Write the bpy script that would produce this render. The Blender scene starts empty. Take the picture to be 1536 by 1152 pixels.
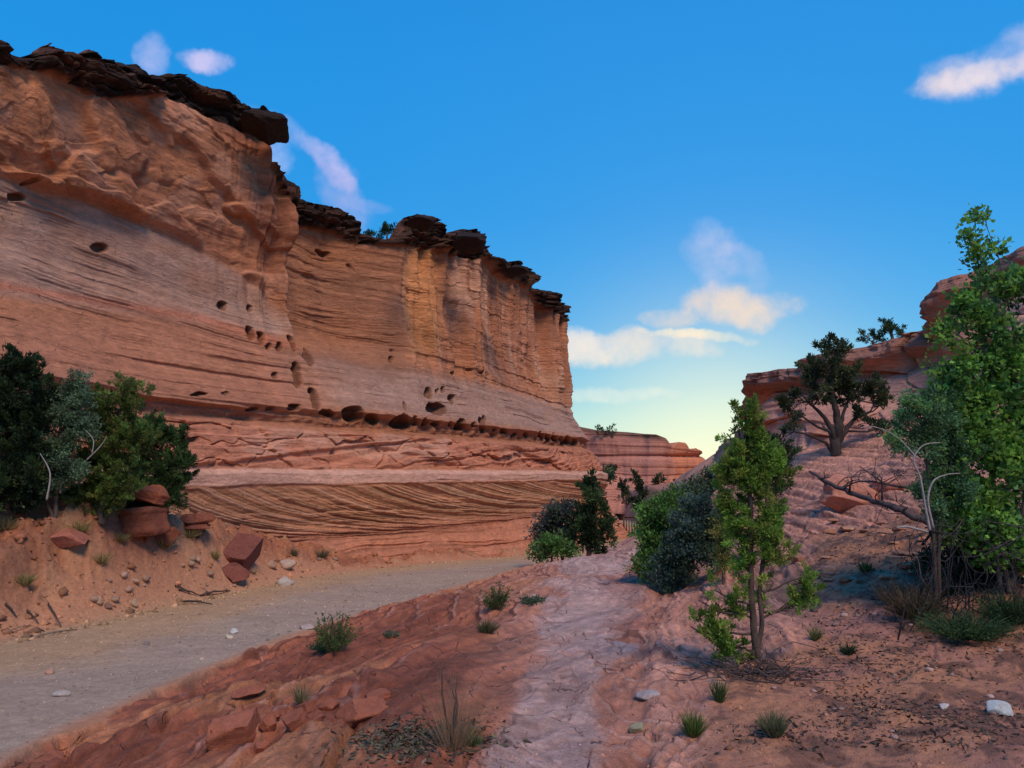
import bpy, math, random
import numpy as np
from mathutils import Vector

# ------------------------------------------------------------------ camera, sky, sun, exposure
SC = bpy.context.scene
F = 1160.0                      # focal length in pixels of the 1536 px wide photograph
PITCH = math.radians(6.6)
CP, SP = math.cos(PITCH), math.sin(PITCH)

def setup_camera():
    cd = bpy.data.cameras.new('camera')
    cam = bpy.data.objects.new('camera', cd)
    SC.collection.objects.link(cam)
    cam.location = (0, 0, 0)
    cam.rotation_euler = (math.radians(90) + PITCH, 0, 0)
    cd.sensor_width = 36.0
    cd.lens = F / 1536.0 * 36.0
    cd.clip_start = 0.05
    cd.clip_end = 2000
    SC.camera = cam
setup_camera()
SC.view_settings.view_transform = 'Standard'
SC.view_settings.look = 'None'
SC.view_settings.exposure = 0.25
SC.view_settings.gamma = 1.0
SC.view_settings.use_curve_mapping = False
SC.cycles.max_bounces = 5
SC.cycles.transparent_max_bounces = 4

SUN_AZ, SUN_EL = math.radians(156), math.radians(50)     # azimuth measured from +Y (view direction) towards +X
SUN_ENERGY, SUN_ANGLE = 2.3, math.radians(22)

def ray(px, py):
    u = (px - 768.0) / F; v = (576.0 - py) / F
    y = CP - v * SP; z = SP + v * CP
    return u / y, z / y
def P(px, py, Y):
    a, b = ray(px, py)
    return np.array([a * Y, Y, b * Y])
def proj(X, Y, Z):
    f = Y * CP + Z * SP; up = -Y * SP + Z * CP
    f = np.maximum(f, 1e-3)
    return 768.0 + F * X / f, 576.0 - F * up / f

def setup_world():
    w = bpy.data.worlds.new('World'); SC.world = w; w.use_nodes = True
    nt = w.node_tree; N = nt.nodes; L = nt.links; N.clear()
    out = N.new('ShaderNodeOutputWorld'); bg = N.new('ShaderNodeBackground')
    L.new(bg.outputs[0], out.inputs[0])
    tc = N.new('ShaderNodeTexCoord')
    nrm = N.new('ShaderNodeVectorMath'); nrm.operation = 'NORMALIZE'; L.new(tc.outputs['Generated'], nrm.inputs[0])
    sep = N.new('ShaderNodeSeparateXYZ'); L.new(nrm.outputs[0], sep.inputs[0])
    def M(op, a, b=None, c=None, clamp=False):
        n = N.new('ShaderNodeMath'); n.operation = op; n.use_clamp = clamp
        for i, x in enumerate((a, b, c)):
            if x is None: continue
            if isinstance(x, (int, float)): n.inputs[i].default_value = x
            else: L.new(x, n.inputs[i])
        return n.outputs[0]
    def smooth(x, a, b):
        n = N.new('ShaderNodeMapRange'); n.interpolation_type = 'SMOOTHSTEP'
        n.inputs[1].default_value = a; n.inputs[2].default_value = b
        L.new(x, n.inputs[0]); return n.outputs[0]
    def mix(f, a, b):
        n = N.new('ShaderNodeMix'); n.data_type = 'RGBA'
        if isinstance(f, (int, float)): n.inputs[0].default_value = f
        else: L.new(f, n.inputs[0])
        for i, x in ((6, a), (7, b)):
            if isinstance(x, tuple): n.inputs[i].default_value = (*x, 1)
            else: L.new(x, n.inputs[i])
        return n.outputs[2]
    # physical twilight sky, tinted towards the saturated blue of the photograph
    sky = N.new('ShaderNodeTexSky'); sky.sky_type = 'NISHITA'; sky.sun_disc = False
    sky.sun_elevation = math.radians(3); sky.sun_rotation = math.radians(18)
    sk = N.new('ShaderNodeVectorMath'); sk.operation = 'SCALE'; L.new(sky.outputs[0], sk.inputs[0]); sk.inputs['Scale'].default_value = 0.06
    ramp = N.new('ShaderNodeValToRGB'); cr = ramp.color_ramp; cr.interpolation = 'B_SPLINE'
    L.new(sep.outputs[2], ramp.inputs[0])
    stops = [(0.0, (0.66, 0.72, 0.48)), (0.05, (0.44, 0.70, 0.60)), (0.105, (0.13, 0.50, 0.70)), (0.19, (0.040, 0.34, 0.72)),
             (0.32, (0.014, 0.265, 0.69)), (0.55, (0.010, 0.24, 0.66)), (1.0, (0.015, 0.15, 0.48))]
    while len(cr.elements) < len(stops): cr.elements.new(0.5)
    for e, (p, c) in zip(cr.elements, stops): e.position = p; e.color = (*c, 1)
    col = mix(0.03, ramp.outputs[0], sk.outputs[0])
    # warm glow over the canyon mouth
    gd = Vector(P(1075, 700, 1)); gd.normalize()
    dt = N.new('ShaderNodeVectorMath'); dt.operation = 'DOT_PRODUCT'; L.new(nrm.outputs[0], dt.inputs[0]); dt.inputs[1].default_value = gd
    g = M('POWER', M('MAXIMUM', dt.outputs['Value'], 0.0), 75.0)
    col = mix(M('MULTIPLY', g, 0.6), col, (1.0, 0.93, 0.58))
    g2 = M('POWER', M('MAXIMUM', dt.outputs['Value'], 0.0), 7.0)
    col = mix(M('MULTIPLY', g2, 0.06), col, (0.42, 0.78, 0.98))
    # clouds: soft wisps given by direction, ragged by noise
    nz = N.new('ShaderNodeTexNoise'); nz.inputs['Scale'].default_value = 9.0; nz.inputs['Detail'].default_value = 7.0; nz.inputs['Roughness'].default_value = 0.55
    L.new(nrm.outputs[0], nz.inputs['Vector'])
    sb = N.new('ShaderNodeVectorMath'); sb.operation = 'SUBTRACT'; L.new(nz.outputs['Color'], sb.inputs[0]); sb.inputs[1].default_value = (0.5, 0.5, 0.5)
    scl = N.new('ShaderNodeVectorMath'); scl.operation = 'SCALE'; L.new(sb.outputs[0], scl.inputs[0]); scl.inputs['Scale'].default_value = 0.065
    ad = N.new('ShaderNodeVectorMath'); ad.operation = 'ADD'; L.new(nrm.outputs[0], ad.inputs[0]); L.new(scl.outputs[0], ad.inputs[1])
    pn = N.new('ShaderNodeTexNoise'); pn.inputs['Scale'].default_value = 24.0; pn.inputs['Detail'].default_value = 8.0; pn.inputs['Roughness'].default_value = 0.6
    L.new(nrm.outputs[0], pn.inputs['Vector'])
    puff = smooth(pn.outputs['Fac'], 0.36, 0.64)
    warm, pink, white = (1.0, 0.70, 0.44), (0.86, 0.60, 0.78), (0.92, 0.76, 0.80)
    # px, py, half width, half height, tilt (deg, + = rising to the right), strength, colour
    clouds = [(1108, 455, 60, 24, -2, 1.0, warm), (1072, 388, 36, 26, -20, .42, (0.80, .66, .72)), (1120, 398, 34, 14, -25, .30, (0.8, .66, .72)), (1058, 355, 18, 20, 60, .28, (.74, .68, .80)),
              (1000, 478, 34, 12, 4, .6, warm), (1045, 503, 60, 7, 0, 1.0, (1.0, .82, .52)), (930, 524, 110, 19, 3, .9, (.98, .76, .55)), (850, 520, 70, 20, -4, .6, (.9, .78, .68)), (905, 588, 80, 9, -4, .55, (1.0, .88, .66)),
              (1486, 110, 62, 16, 17, .85, (.95, .72, .60)), (1445, 118, 34, 24, 0, .5, (.95, .76, .68)), (1520, 85, 50, 26, 35, .6, (.86, .74, .78)),
              (312, 95, 26, 13, -12, .9, (.88, .68, .84)), (234, 84, 15, 24, 5, .5, (.88, .72, .88)), (488, 243, 42, 15, -42, .6, pink), (512, 288, 42, 22, -50, .32, pink), (545, 300, 30, 8, -10, .2, pink), (412, 238, 16, 20, 0, .6, (.75, .72, .95)), (455, 215, 60, 12, -30, .3, (.6, .6, .9))]
    for (x, y, a, b, tilt, st, c) in clouds:
        d0 = Vector(P(x, y, 1)); k = d0.length; d0.normalize()
        right = Vector((1, 0, 0)); right = (right - d0 * right.dot(d0)).normalized(); up = right.cross(d0).normalized()
        t = math.radians(tilt)
        e1 = right * math.cos(t) + up * math.sin(t); e2 = -right * math.sin(t) + up * math.cos(t)
        def dot(e):
            n = N.new('ShaderNodeVectorMath'); n.operation = 'DOT_PRODUCT'; L.new(ad.outputs[0], n.inputs[0]); n.inputs[1].default_value = e
            return n.outputs['Value']
        sx = F * (1 / k) / a if False else F / (a * 1.25); sy = F / (b * 1.25)
        q1 = M('MULTIPLY', dot(e1), sx * 0.93); q2 = M('MULTIPLY', dot(e2), sy * 0.93)
        r2 = M('ADD', M('MULTIPLY', q1, q1), M('MULTIPLY', q2, q2))
        fr = smooth(r2, 1.7, 0.0)
        n0 = dot(d0); fr = M('MULTIPLY', fr, M('GREATER_THAN', n0, 0.0))
        f = M('MULTIPLY', M('MULTIPLY', smooth(M('ADD', fr, M('MULTIPLY', M('SUBTRACT', pn.outputs['Fac'], 0.5), 1.9)), 0.05, 1.5), smooth(fr, 0.0, 0.35)), st * .66, clamp=True)
        col = mix(f, col, c)
    L.new(col, bg.inputs['Color']); bg.inputs['Strength'].default_value = 1.0
setup_world()

def setup_sun():
    ld = bpy.data.lights.new('sun', 'SUN'); ld.energy = SUN_ENERGY; ld.angle = SUN_ANGLE; ld.color = (1.0, 0.75, 0.52)
    lo = bpy.data.objects.new('sun', ld); SC.collection.objects.link(lo)
    d = Vector((math.sin(SUN_AZ) * math.cos(SUN_EL), math.cos(SUN_AZ) * math.cos(SUN_EL), math.sin(SUN_EL)))
    lo.rotation_euler = d.to_track_quat('Z', 'Y').to_euler()
setup_sun()

# ------------------------------------------------------------------ helpers
random.seed(7); RNG = np.random.default_rng(11)
COL = SC.collection
_T = np.random.default_rng(5).random((64, 64, 64)).astype(np.float32)
def vn(x, y, z=0.0):
    x, y, z = np.broadcast_arrays(np.asarray(x, np.float32), np.asarray(y, np.float32), np.asarray(z, np.float32))
    xi = np.floor(x).astype(np.int32); yi = np.floor(y).astype(np.int32); zi = np.floor(z).astype(np.int32)
    fx = x - xi; fy = y - yi; fz = z - zi
    fx = fx * fx * (3 - 2 * fx); fy = fy * fy * (3 - 2 * fy); fz = fz * fz * (3 - 2 * fz)
    x0 = xi & 63; y0 = yi & 63; z0 = zi & 63; x1 = (xi + 1) & 63; y1 = (yi + 1) & 63; z1 = (zi + 1) & 63
    def l(a, b, t): return a + (b - a) * t
    return l(l(l(_T[x0, y0, z0], _T[x1, y0, z0], fx), l(_T[x0, y1, z0], _T[x1, y1, z0], fx), fy),
             l(l(_T[x0, y0, z1], _T[x1, y0, z1], fx), l(_T[x0, y1, z1], _T[x1, y1, z1], fx), fy), fz) * 2 - 1
def fbm(x, y, z=0.0, o=4, g=0.5, lac=2.03):
    s = 0; a = 1; t = 0; k = 1.0
    for i in range(o):
        s = s + a * vn(np.asarray(x) * k + 17.3 * i, np.asarray(y) * k + 5.1 * i, np.asarray(z) * k + 9.7 * i)
        t += a; a *= g; k *= lac
    return s / t
def ridged(x, y, z=0.0, o=3):
    s = 0; a = 1; t = 0; k = 1.0
    for i in range(o):
        s = s + a * (1 - np.abs(vn(np.asarray(x) * k + 31.3 * i, np.asarray(y) * k + 3.1 * i, np.asarray(z) * k + 7.7 * i)) * 2)
        t += a; a *= .5; k *= 2.1
    return s / t
def sst(x, a, b):
    t = np.clip((x - a) / (b - a), 0, 1); return t * t * (3 - 2 * t)
def mixc(c, d, f):
    f = np.asarray(f)[..., None]; return c * (1 - f) + np.asarray(d, np.float32) * f
def strata(q, sharp=0.75):
    """bedding: asymmetric ledges, 0..1"""
    f = q - np.floor(q)
    return np.where(f < sharp, f / sharp, (1 - f) / (1 - sharp))
def lam(q, seed=0):
    """a random value per bed with narrow transitions"""
    i = np.floor(q).astype(np.int64); f = q - i
    h = lambda n: _T[(n * 7 + seed) & 63, (n * 13 + 5) & 63, (n * 3 + seed * 5) & 63]
    return (h(i) + (h(i + 1) - h(i)) * sst(f, .7, 1.0)) * 2 - 1

def cell(x, y, seed=0):
    """2-d cellular noise: distance to the nearest border (0 on it) and a random value per cell"""
    x = np.asarray(x, np.float32); y = np.asarray(y, np.float32)
    x, y = np.broadcast_arrays(x, y)
    xi = np.floor(x).astype(np.int32); yi = np.floor(y).astype(np.int32)
    d1 = np.full(x.shape, 9, np.float32); d2 = np.full(x.shape, 9, np.float32); rid = np.zeros(x.shape, np.float32)
    for a in (-1, 0, 1):
        for b in (-1, 0, 1):
            u = xi + a; w = yi + b
            hx = _T[u & 63, w & 63, (seed * 3 + 1) & 63]; hy = _T[w & 63, u & 63, (seed * 5 + 2) & 63]
            d = np.hypot(u + hx - x, w + hy - y); r = _T[(u + 11) & 63, (w + 7) & 63, (seed + 9) & 63]
            m = d < d1
            d2 = np.where(m, d1, np.minimum(d2, d)); rid = np.where(m, r, rid); d1 = np.where(m, d, d1)
    return d2 - d1, rid * 2 - 1

def tagp(o, label=None, cat=None, group=None, kind=None):
    if label: o['label'] = label
    if cat: o['category'] = cat
    if group: o['group'] = group
    if kind: o['kind'] = kind
    return o
def link_mesh(name, V, faces_flat, loop_starts, loop_tot, mats, cols=None, parent=None, smooth=False, midx=None):
    me = bpy.data.meshes.new(name)
    V = np.asarray(V, np.float32)
    me.vertices.add(len(V)); me.vertices.foreach_set('co', V.ravel())
    me.loops.add(len(faces_flat)); me.loops.foreach_set('vertex_index', np.asarray(faces_flat, np.int32))
    me.polygons.add(len(loop_starts)); me.polygons.foreach_set('loop_start', np.asarray(loop_starts, np.int32))
    me.polygons.foreach_set('loop_total', np.asarray(loop_tot, np.int32))
    if smooth: me.polygons.foreach_set('use_smooth', np.ones(len(loop_starts), bool))
    if midx is not None: me.polygons.foreach_set('material_index', np.asarray(midx, np.int32))
    me.update(calc_edges=True)
    if cols is not None:
        ca = me.color_attributes.new('col', 'FLOAT_COLOR', 'POINT')
        c4 = np.ones((len(V), 4), np.float32); c4[:, :3] = cols
        ca.data.foreach_set('color', c4.ravel())
    for m in (mats if isinstance(mats, (list, tuple)) else [mats]): me.materials.append(m)
    o = bpy.data.objects.new(name, me); COL.objects.link(o)
    if parent is not None: o.parent = parent
    return o
def grid_obj(name, G, C, mat, mask=None, parent=None, smooth=True, flip=False):
    """G (ni,nj,3); mask (ni-1,nj-1) bool of the faces kept"""
    ni, nj = G.shape[:2]
    idx = np.arange(ni * nj).reshape(ni, nj)
    q = np.stack([idx[:-1, :-1], idx[1:, :-1], idx[1:, 1:], idx[:-1, 1:]], -1)
    if flip: q = q[..., ::-1]
    q = q[mask] if mask is not None else q.reshape(-1, 4)
    used = np.zeros(ni * nj, bool); used[q.ravel()] = True
    rm = np.cumsum(used) - 1
    V = G.reshape(-1, 3)[used]; q = rm[q]
    c = C.reshape(-1, 3)[used] if C is not None else None
    n = len(q)
    return link_mesh(name, V, q.ravel(), np.arange(n) * 4, np.full(n, 4), mat, c, parent, smooth)

class Buf:
    def __init__(s): s.V = []; s.F = []; s.C = []; s.n = 0
    def add(s, V, Fc, C=None):
        V = np.asarray(V, np.float32).reshape(-1, 3)
        s.V.append(V); s.F += [tuple(int(i) + s.n for i in f) for f in Fc]
        s.C.append(np.broadcast_to(np.asarray(C if C is not None else (1, 1, 1), np.float32), (len(V), 3))); s.n += len(V)
    def tube(s, pts, rad, sides=6, C=None, closed=True):
        pts = np.asarray(pts, float); n = len(pts); rad = np.broadcast_to(np.asarray(rad, float), (n,))
        V = []
        t = np.gradient(pts, axis=0); t /= np.linalg.norm(t, axis=1)[:, None] + 1e-9
        a = np.array([0, 0, 1.0]) if abs(t[0][2]) < .9 else np.array([1.0, 0, 0])
        u = np.cross(t[0], a); u /= np.linalg.norm(u)
        for i in range(n):
            u = u - t[i] * np.dot(u, t[i]); u /= np.linalg.norm(u) + 1e-9; w = np.cross(t[i], u)
            for k in range(sides):
                an = 2 * math.pi * k / sides
                V.append(pts[i] + rad[i] * (u * math.cos(an) + w * math.sin(an)))
        Fc = [(i * sides + k, i * sides + (k + 1) % sides, (i + 1) * sides + (k + 1) % sides, (i + 1) * sides + k) for i in range(n - 1) for k in range(sides)]
        if closed: Fc += [tuple(range(sides))[::-1], tuple((n - 1) * sides + k for k in range(sides))]
        s.add(V, Fc, C)
    def box(s, c, d, rot=None, C=None):
        v = np.array([[x, y, z] for x in (-.5, .5) for y in (-.5, .5) for z in (-.5, .5)]) * d
        if rot is not None: v = v @ rot.T
        s.add(v + c, [(0, 1, 3, 2), (4, 6, 7, 5), (0, 4, 5, 1), (2, 3, 7, 6), (0, 2, 6, 4), (1, 5, 7, 3)], C)
    def build(s, name, mat, parent=None, smooth=False, loc=None):
        V = np.concatenate(s.V); C = np.concatenate(s.C)
        fl = [i for f in s.F for i in f]; tot = [len(f) for f in s.F]; st = np.concatenate([[0], np.cumsum(tot)[:-1]])
        o = link_mesh(name, V, fl, st, tot, mat, C, parent, smooth)
        if loc is not None: o.location = loc
        return o
def quads_obj(name, V, C, mat, parent=None, k=4, smooth=False):
    """V (n,k,3) separate k-gons"""
    n = len(V)
    return link_mesh(name, V.reshape(-1, 3), np.arange(n * k), np.arange(n) * k, np.full(n, k), mat, np.repeat(C, k, 0), parent, smooth)
def empty(name, loc):
    o = bpy.data.objects.new(name, None); COL.objects.link(o); o.location = [float(v) for v in loc]; o.empty_display_size = .2
    return o

# ------------------------------------------------------------------ materials
def mat_rock(name, scale=1.0, bump=0.5, rough=0.9, mottle=0.35, stretch=(1, 1, 1), speck=0.0, cracks=None):
    m = bpy.data.materials.new(name); m.use_nodes = True; nt = m.node_tree; N = nt.nodes; L = nt.links
    b = N['Principled BSDF']; b.inputs['Roughness'].default_value = rough; b.inputs['Specular IOR Level'].default_value = 0.25
    at = N.new('ShaderNodeAttribute'); at.attribute_name = 'col'
    tc = N.new('ShaderNodeTexCoord'); mp = N.new('ShaderNodeMapping'); L.new(tc.outputs['Object'], mp.inputs[0])
    mp.inputs['Scale'].default_value = stretch
    n1 = N.new('ShaderNodeTexNoise'); n1.inputs['Scale'].default_value = 3.0 * scale; n1.inputs['Detail'].default_value = 9; n1.inputs['Roughness'].default_value = .65
    L.new(mp.outputs[0], n1.inputs['Vector'])
    n2 = N.new('ShaderNodeTexNoise'); n2.inputs['Scale'].default_value = 22.0 * scale; n2.inputs['Detail'].default_value = 6; n2.inputs['Roughness'].default_value = .7
    L.new(mp.outputs[0], n2.inputs['Vector'])
    mr = N.new('ShaderNodeMapRange'); mr.inputs[1].default_value = .25; mr.inputs[2].default_value = .75
    mr.inputs[3].default_value = 1 - mottle; mr.inputs[4].default_value = 1 + mottle; L.new(n1.outputs['Fac'], mr.inputs[0])
    mr2 = N.new('ShaderNodeMapRange'); mr2.inputs[1].default_value = .3; mr2.inputs[2].default_value = .7
    mr2.inputs[3].default_value = 1 - mottle * .7; mr2.inputs[4].default_value = 1 + mottle * .7; L.new(n2.outputs['Fac'], mr2.inputs[0])
    mm = N.new('ShaderNodeMath'); mm.operation = 'MULTIPLY'; L.new(mr.outputs[0], mm.inputs[0]); L.new(mr2.outputs[0], mm.inputs[1])
    vm = N.new('ShaderNodeVectorMath'); vm.operation = 'SCALE'; L.new(at.outputs['Color'], vm.inputs[0]); L.new(mm.outputs[0], vm.inputs['Scale'])
    last = vm.outputs[0]
    if speck:
        vo = N.new('ShaderNodeTexVoronoi'); vo.inputs['Scale'].default_value = 34 * scale; L.new(tc.outputs['Object'], vo.inputs['Vector'])
        rr = N.new('ShaderNodeMapRange'); rr.inputs[1].default_value = .28; rr.inputs[2].default_value = .12; L.new(vo.outputs['Distance'], rr.inputs[0])
        th = N.new('ShaderNodeSeparateColor'); L.new(vo.outputs['Color'], th.inputs[0])
        gt = N.new('ShaderNodeMath'); gt.operation = 'GREATER_THAN'; gt.inputs[1].default_value = 1 - speck; L.new(th.outputs[0], gt.inputs[0])
        mu = N.new('ShaderNodeMath'); mu.operation = 'MULTIPLY'; L.new(rr.outputs[0], mu.inputs[0]); L.new(gt.outputs[0], mu.inputs[1])
        mx = N.new('ShaderNodeMix'); mx.data_type = 'RGBA'; L.new(mu.outputs[0], mx.inputs[0]); L.new(last, mx.inputs[6]); 
        rmp = N.new('ShaderNodeValToRGB'); rmp.color_ramp.elements[0].color = (.12, .06, .045, 1); rmp.color_ramp.elements[1].color = (.55, .42, .36, 1)
        L.new(th.outputs[1], rmp.inputs[0]); L.new(rmp.outputs[0], mx.inputs[7]); last = mx.outputs[2]
    crk = None
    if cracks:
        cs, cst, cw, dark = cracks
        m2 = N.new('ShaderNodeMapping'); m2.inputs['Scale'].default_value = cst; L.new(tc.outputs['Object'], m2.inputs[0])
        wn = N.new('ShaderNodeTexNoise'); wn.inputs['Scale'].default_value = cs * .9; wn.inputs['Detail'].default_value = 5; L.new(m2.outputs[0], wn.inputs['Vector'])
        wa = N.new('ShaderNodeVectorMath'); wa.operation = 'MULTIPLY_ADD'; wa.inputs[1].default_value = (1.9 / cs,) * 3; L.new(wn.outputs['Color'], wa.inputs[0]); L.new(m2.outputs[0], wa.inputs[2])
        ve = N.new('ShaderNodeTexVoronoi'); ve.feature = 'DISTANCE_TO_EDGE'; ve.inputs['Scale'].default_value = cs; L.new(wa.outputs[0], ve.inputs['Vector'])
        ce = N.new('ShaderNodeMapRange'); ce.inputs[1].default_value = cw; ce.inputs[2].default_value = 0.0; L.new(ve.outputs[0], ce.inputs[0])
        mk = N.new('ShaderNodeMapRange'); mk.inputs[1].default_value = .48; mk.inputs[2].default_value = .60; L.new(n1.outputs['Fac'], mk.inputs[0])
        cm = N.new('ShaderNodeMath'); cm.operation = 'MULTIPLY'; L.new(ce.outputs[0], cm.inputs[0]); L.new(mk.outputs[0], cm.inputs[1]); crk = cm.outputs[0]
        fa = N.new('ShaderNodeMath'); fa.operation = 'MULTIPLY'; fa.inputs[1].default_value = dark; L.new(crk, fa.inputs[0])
        mc = N.new('ShaderNodeMix'); mc.data_type = 'RGBA'; L.new(fa.outputs[0], mc.inputs[0]); L.new(last, mc.inputs[6]); mc.inputs[7].default_value = (.07, .03, .022, 1); last = mc.outputs[2]  # crack lines darkened in the base colour: dirt plus painted-in shade of the gap
    L.new(last, b.inputs['Base Color'])
    hs = N.new('ShaderNodeMath'); hs.operation = 'MULTIPLY_ADD'; hs.inputs[1].default_value = 3.0; L.new(n1.outputs['Fac'], hs.inputs[0]); L.new(n2.outputs['Fac'], hs.inputs[2])
    bp = N.new('ShaderNodeBump'); bp.inputs['Strength'].default_value = bump; bp.inputs['Distance'].default_value = 0.05 / scale
    hh = hs.outputs[0]
    if crk is not None:
        sbn = N.new('ShaderNodeMath'); sbn.operation = 'MULTIPLY_ADD'; sbn.inputs[1].default_value = -1.6; L.new(crk, sbn.inputs[0]); L.new(hh, sbn.inputs[2]); hh = sbn.outputs[0]
    L.new(hh, bp.inputs['Height']); L.new(bp.outputs[0], b.inputs['Normal'])
    return m
def mat_leaf(name, trans=0.3, rough=0.6):
    m = bpy.data.materials.new(name); m.use_nodes = True; nt = m.node_tree; N = nt.nodes; L = nt.links
    b = N['Principled BSDF']; b.inputs['Roughness'].default_value = rough; b.inputs['Specular IOR Level'].default_value = .3
    at = N.new('ShaderNodeAttribute'); at.attribute_name = 'col'; L.new(at.outputs['Color'], b.inputs['Base Color'])
    t = N.new('ShaderNodeBsdfTranslucent'); L.new(at.outputs['Color'], t.inputs[0])
    mx = N.new('ShaderNodeMixShader'); mx.inputs[0].default_value = trans
    L.new(b.outputs[0], mx.inputs[1]); L.new(t.outputs[0], mx.inputs[2]); L.new(mx.outputs[0], N['Material Output'].inputs[0])
    return m
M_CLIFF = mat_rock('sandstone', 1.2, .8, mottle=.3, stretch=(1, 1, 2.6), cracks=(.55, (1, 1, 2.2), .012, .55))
M_CAP = mat_rock('varnished_caprock', 2.0, .9, mottle=.5, stretch=(1, 1, 2.5))
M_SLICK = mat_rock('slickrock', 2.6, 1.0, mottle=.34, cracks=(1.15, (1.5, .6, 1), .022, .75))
M_SAND = mat_rock('red_sand', 4.0, .9, mottle=.3, speck=.22)
M_ROAD = mat_rock('wash_gravel', 6.0, .8, mottle=.28, speck=.35)
M_STONE = mat_rock('loose_stone', 5.0, .8, mottle=.3)
M_BARK = mat_rock('bark', 8.0, 1.0, mottle=.45, stretch=(1, 1, .25))
M_LEAF = mat_leaf('foliage', .45)
M_DRY = mat_leaf('dry_grass', .3)
def mat_metal():
    m = bpy.data.materials.new('rusty_metal'); m.use_nodes = True; N = m.node_tree.nodes; L = m.node_tree.links
    b = N['Principled BSDF']; b.inputs['Metallic'].default_value = .4; b.inputs['Roughness'].default_value = .6
    n = N.new('ShaderNodeTexNoise'); n.inputs['Scale'].default_value = 12
    r = N.new('ShaderNodeValToRGB'); r.color_ramp.elements[0].color = (.03, .02, .02, 1); r.color_ramp.elements[1].color = (.10, .05, .04, 1)
    L.new(n.outputs['Fac'], r.inputs[0]); L.new(r.outputs[0], b.inputs['Base Color']); return m
M_METAL = mat_metal()

def pl(x, pts):
    pts = np.asarray(pts, float); return np.interp(x, pts[:, 0], pts[:, 1])

# ------------------------------------------------------------------ palette (albedo)
ORANGE = np.array((.47, .19, .095)); PINK = np.array((.47, .205, .125)); LILAC = np.array((.40, .25, .195))
BROWN = np.array((.27, .105, .06)); DARK = np.array((.028, .016, .013)); PALE = np.array((.66, .42, .31)); OLIVE = np.array((.36, .22, .11))
RED = np.array((.42, .115, .06)); SANDC = np.array((.50, .235, .13))

# ------------------------------------------------------------------ the left cliff
def catmull(pts, n):
    pts = np.asarray(pts, float); m = len(pts)
    t = np.linspace(0, m - 1.0001, n); i = t.astype(int); f = (t - i)[:, None]
    g = lambda k: pts[np.clip(k, 0, m - 1)]
    p0, p1, p2, p3 = g(i - 1), g(i), g(i + 1), g(i + 2)
    return .5 * (2 * p1 + (p2 - p0) * f + (2 * p0 - 5 * p1 + 4 * p2 - p3) * f ** 2 + (3 * p1 - p0 - 3 * p2 + p3) * f ** 3)

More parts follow.
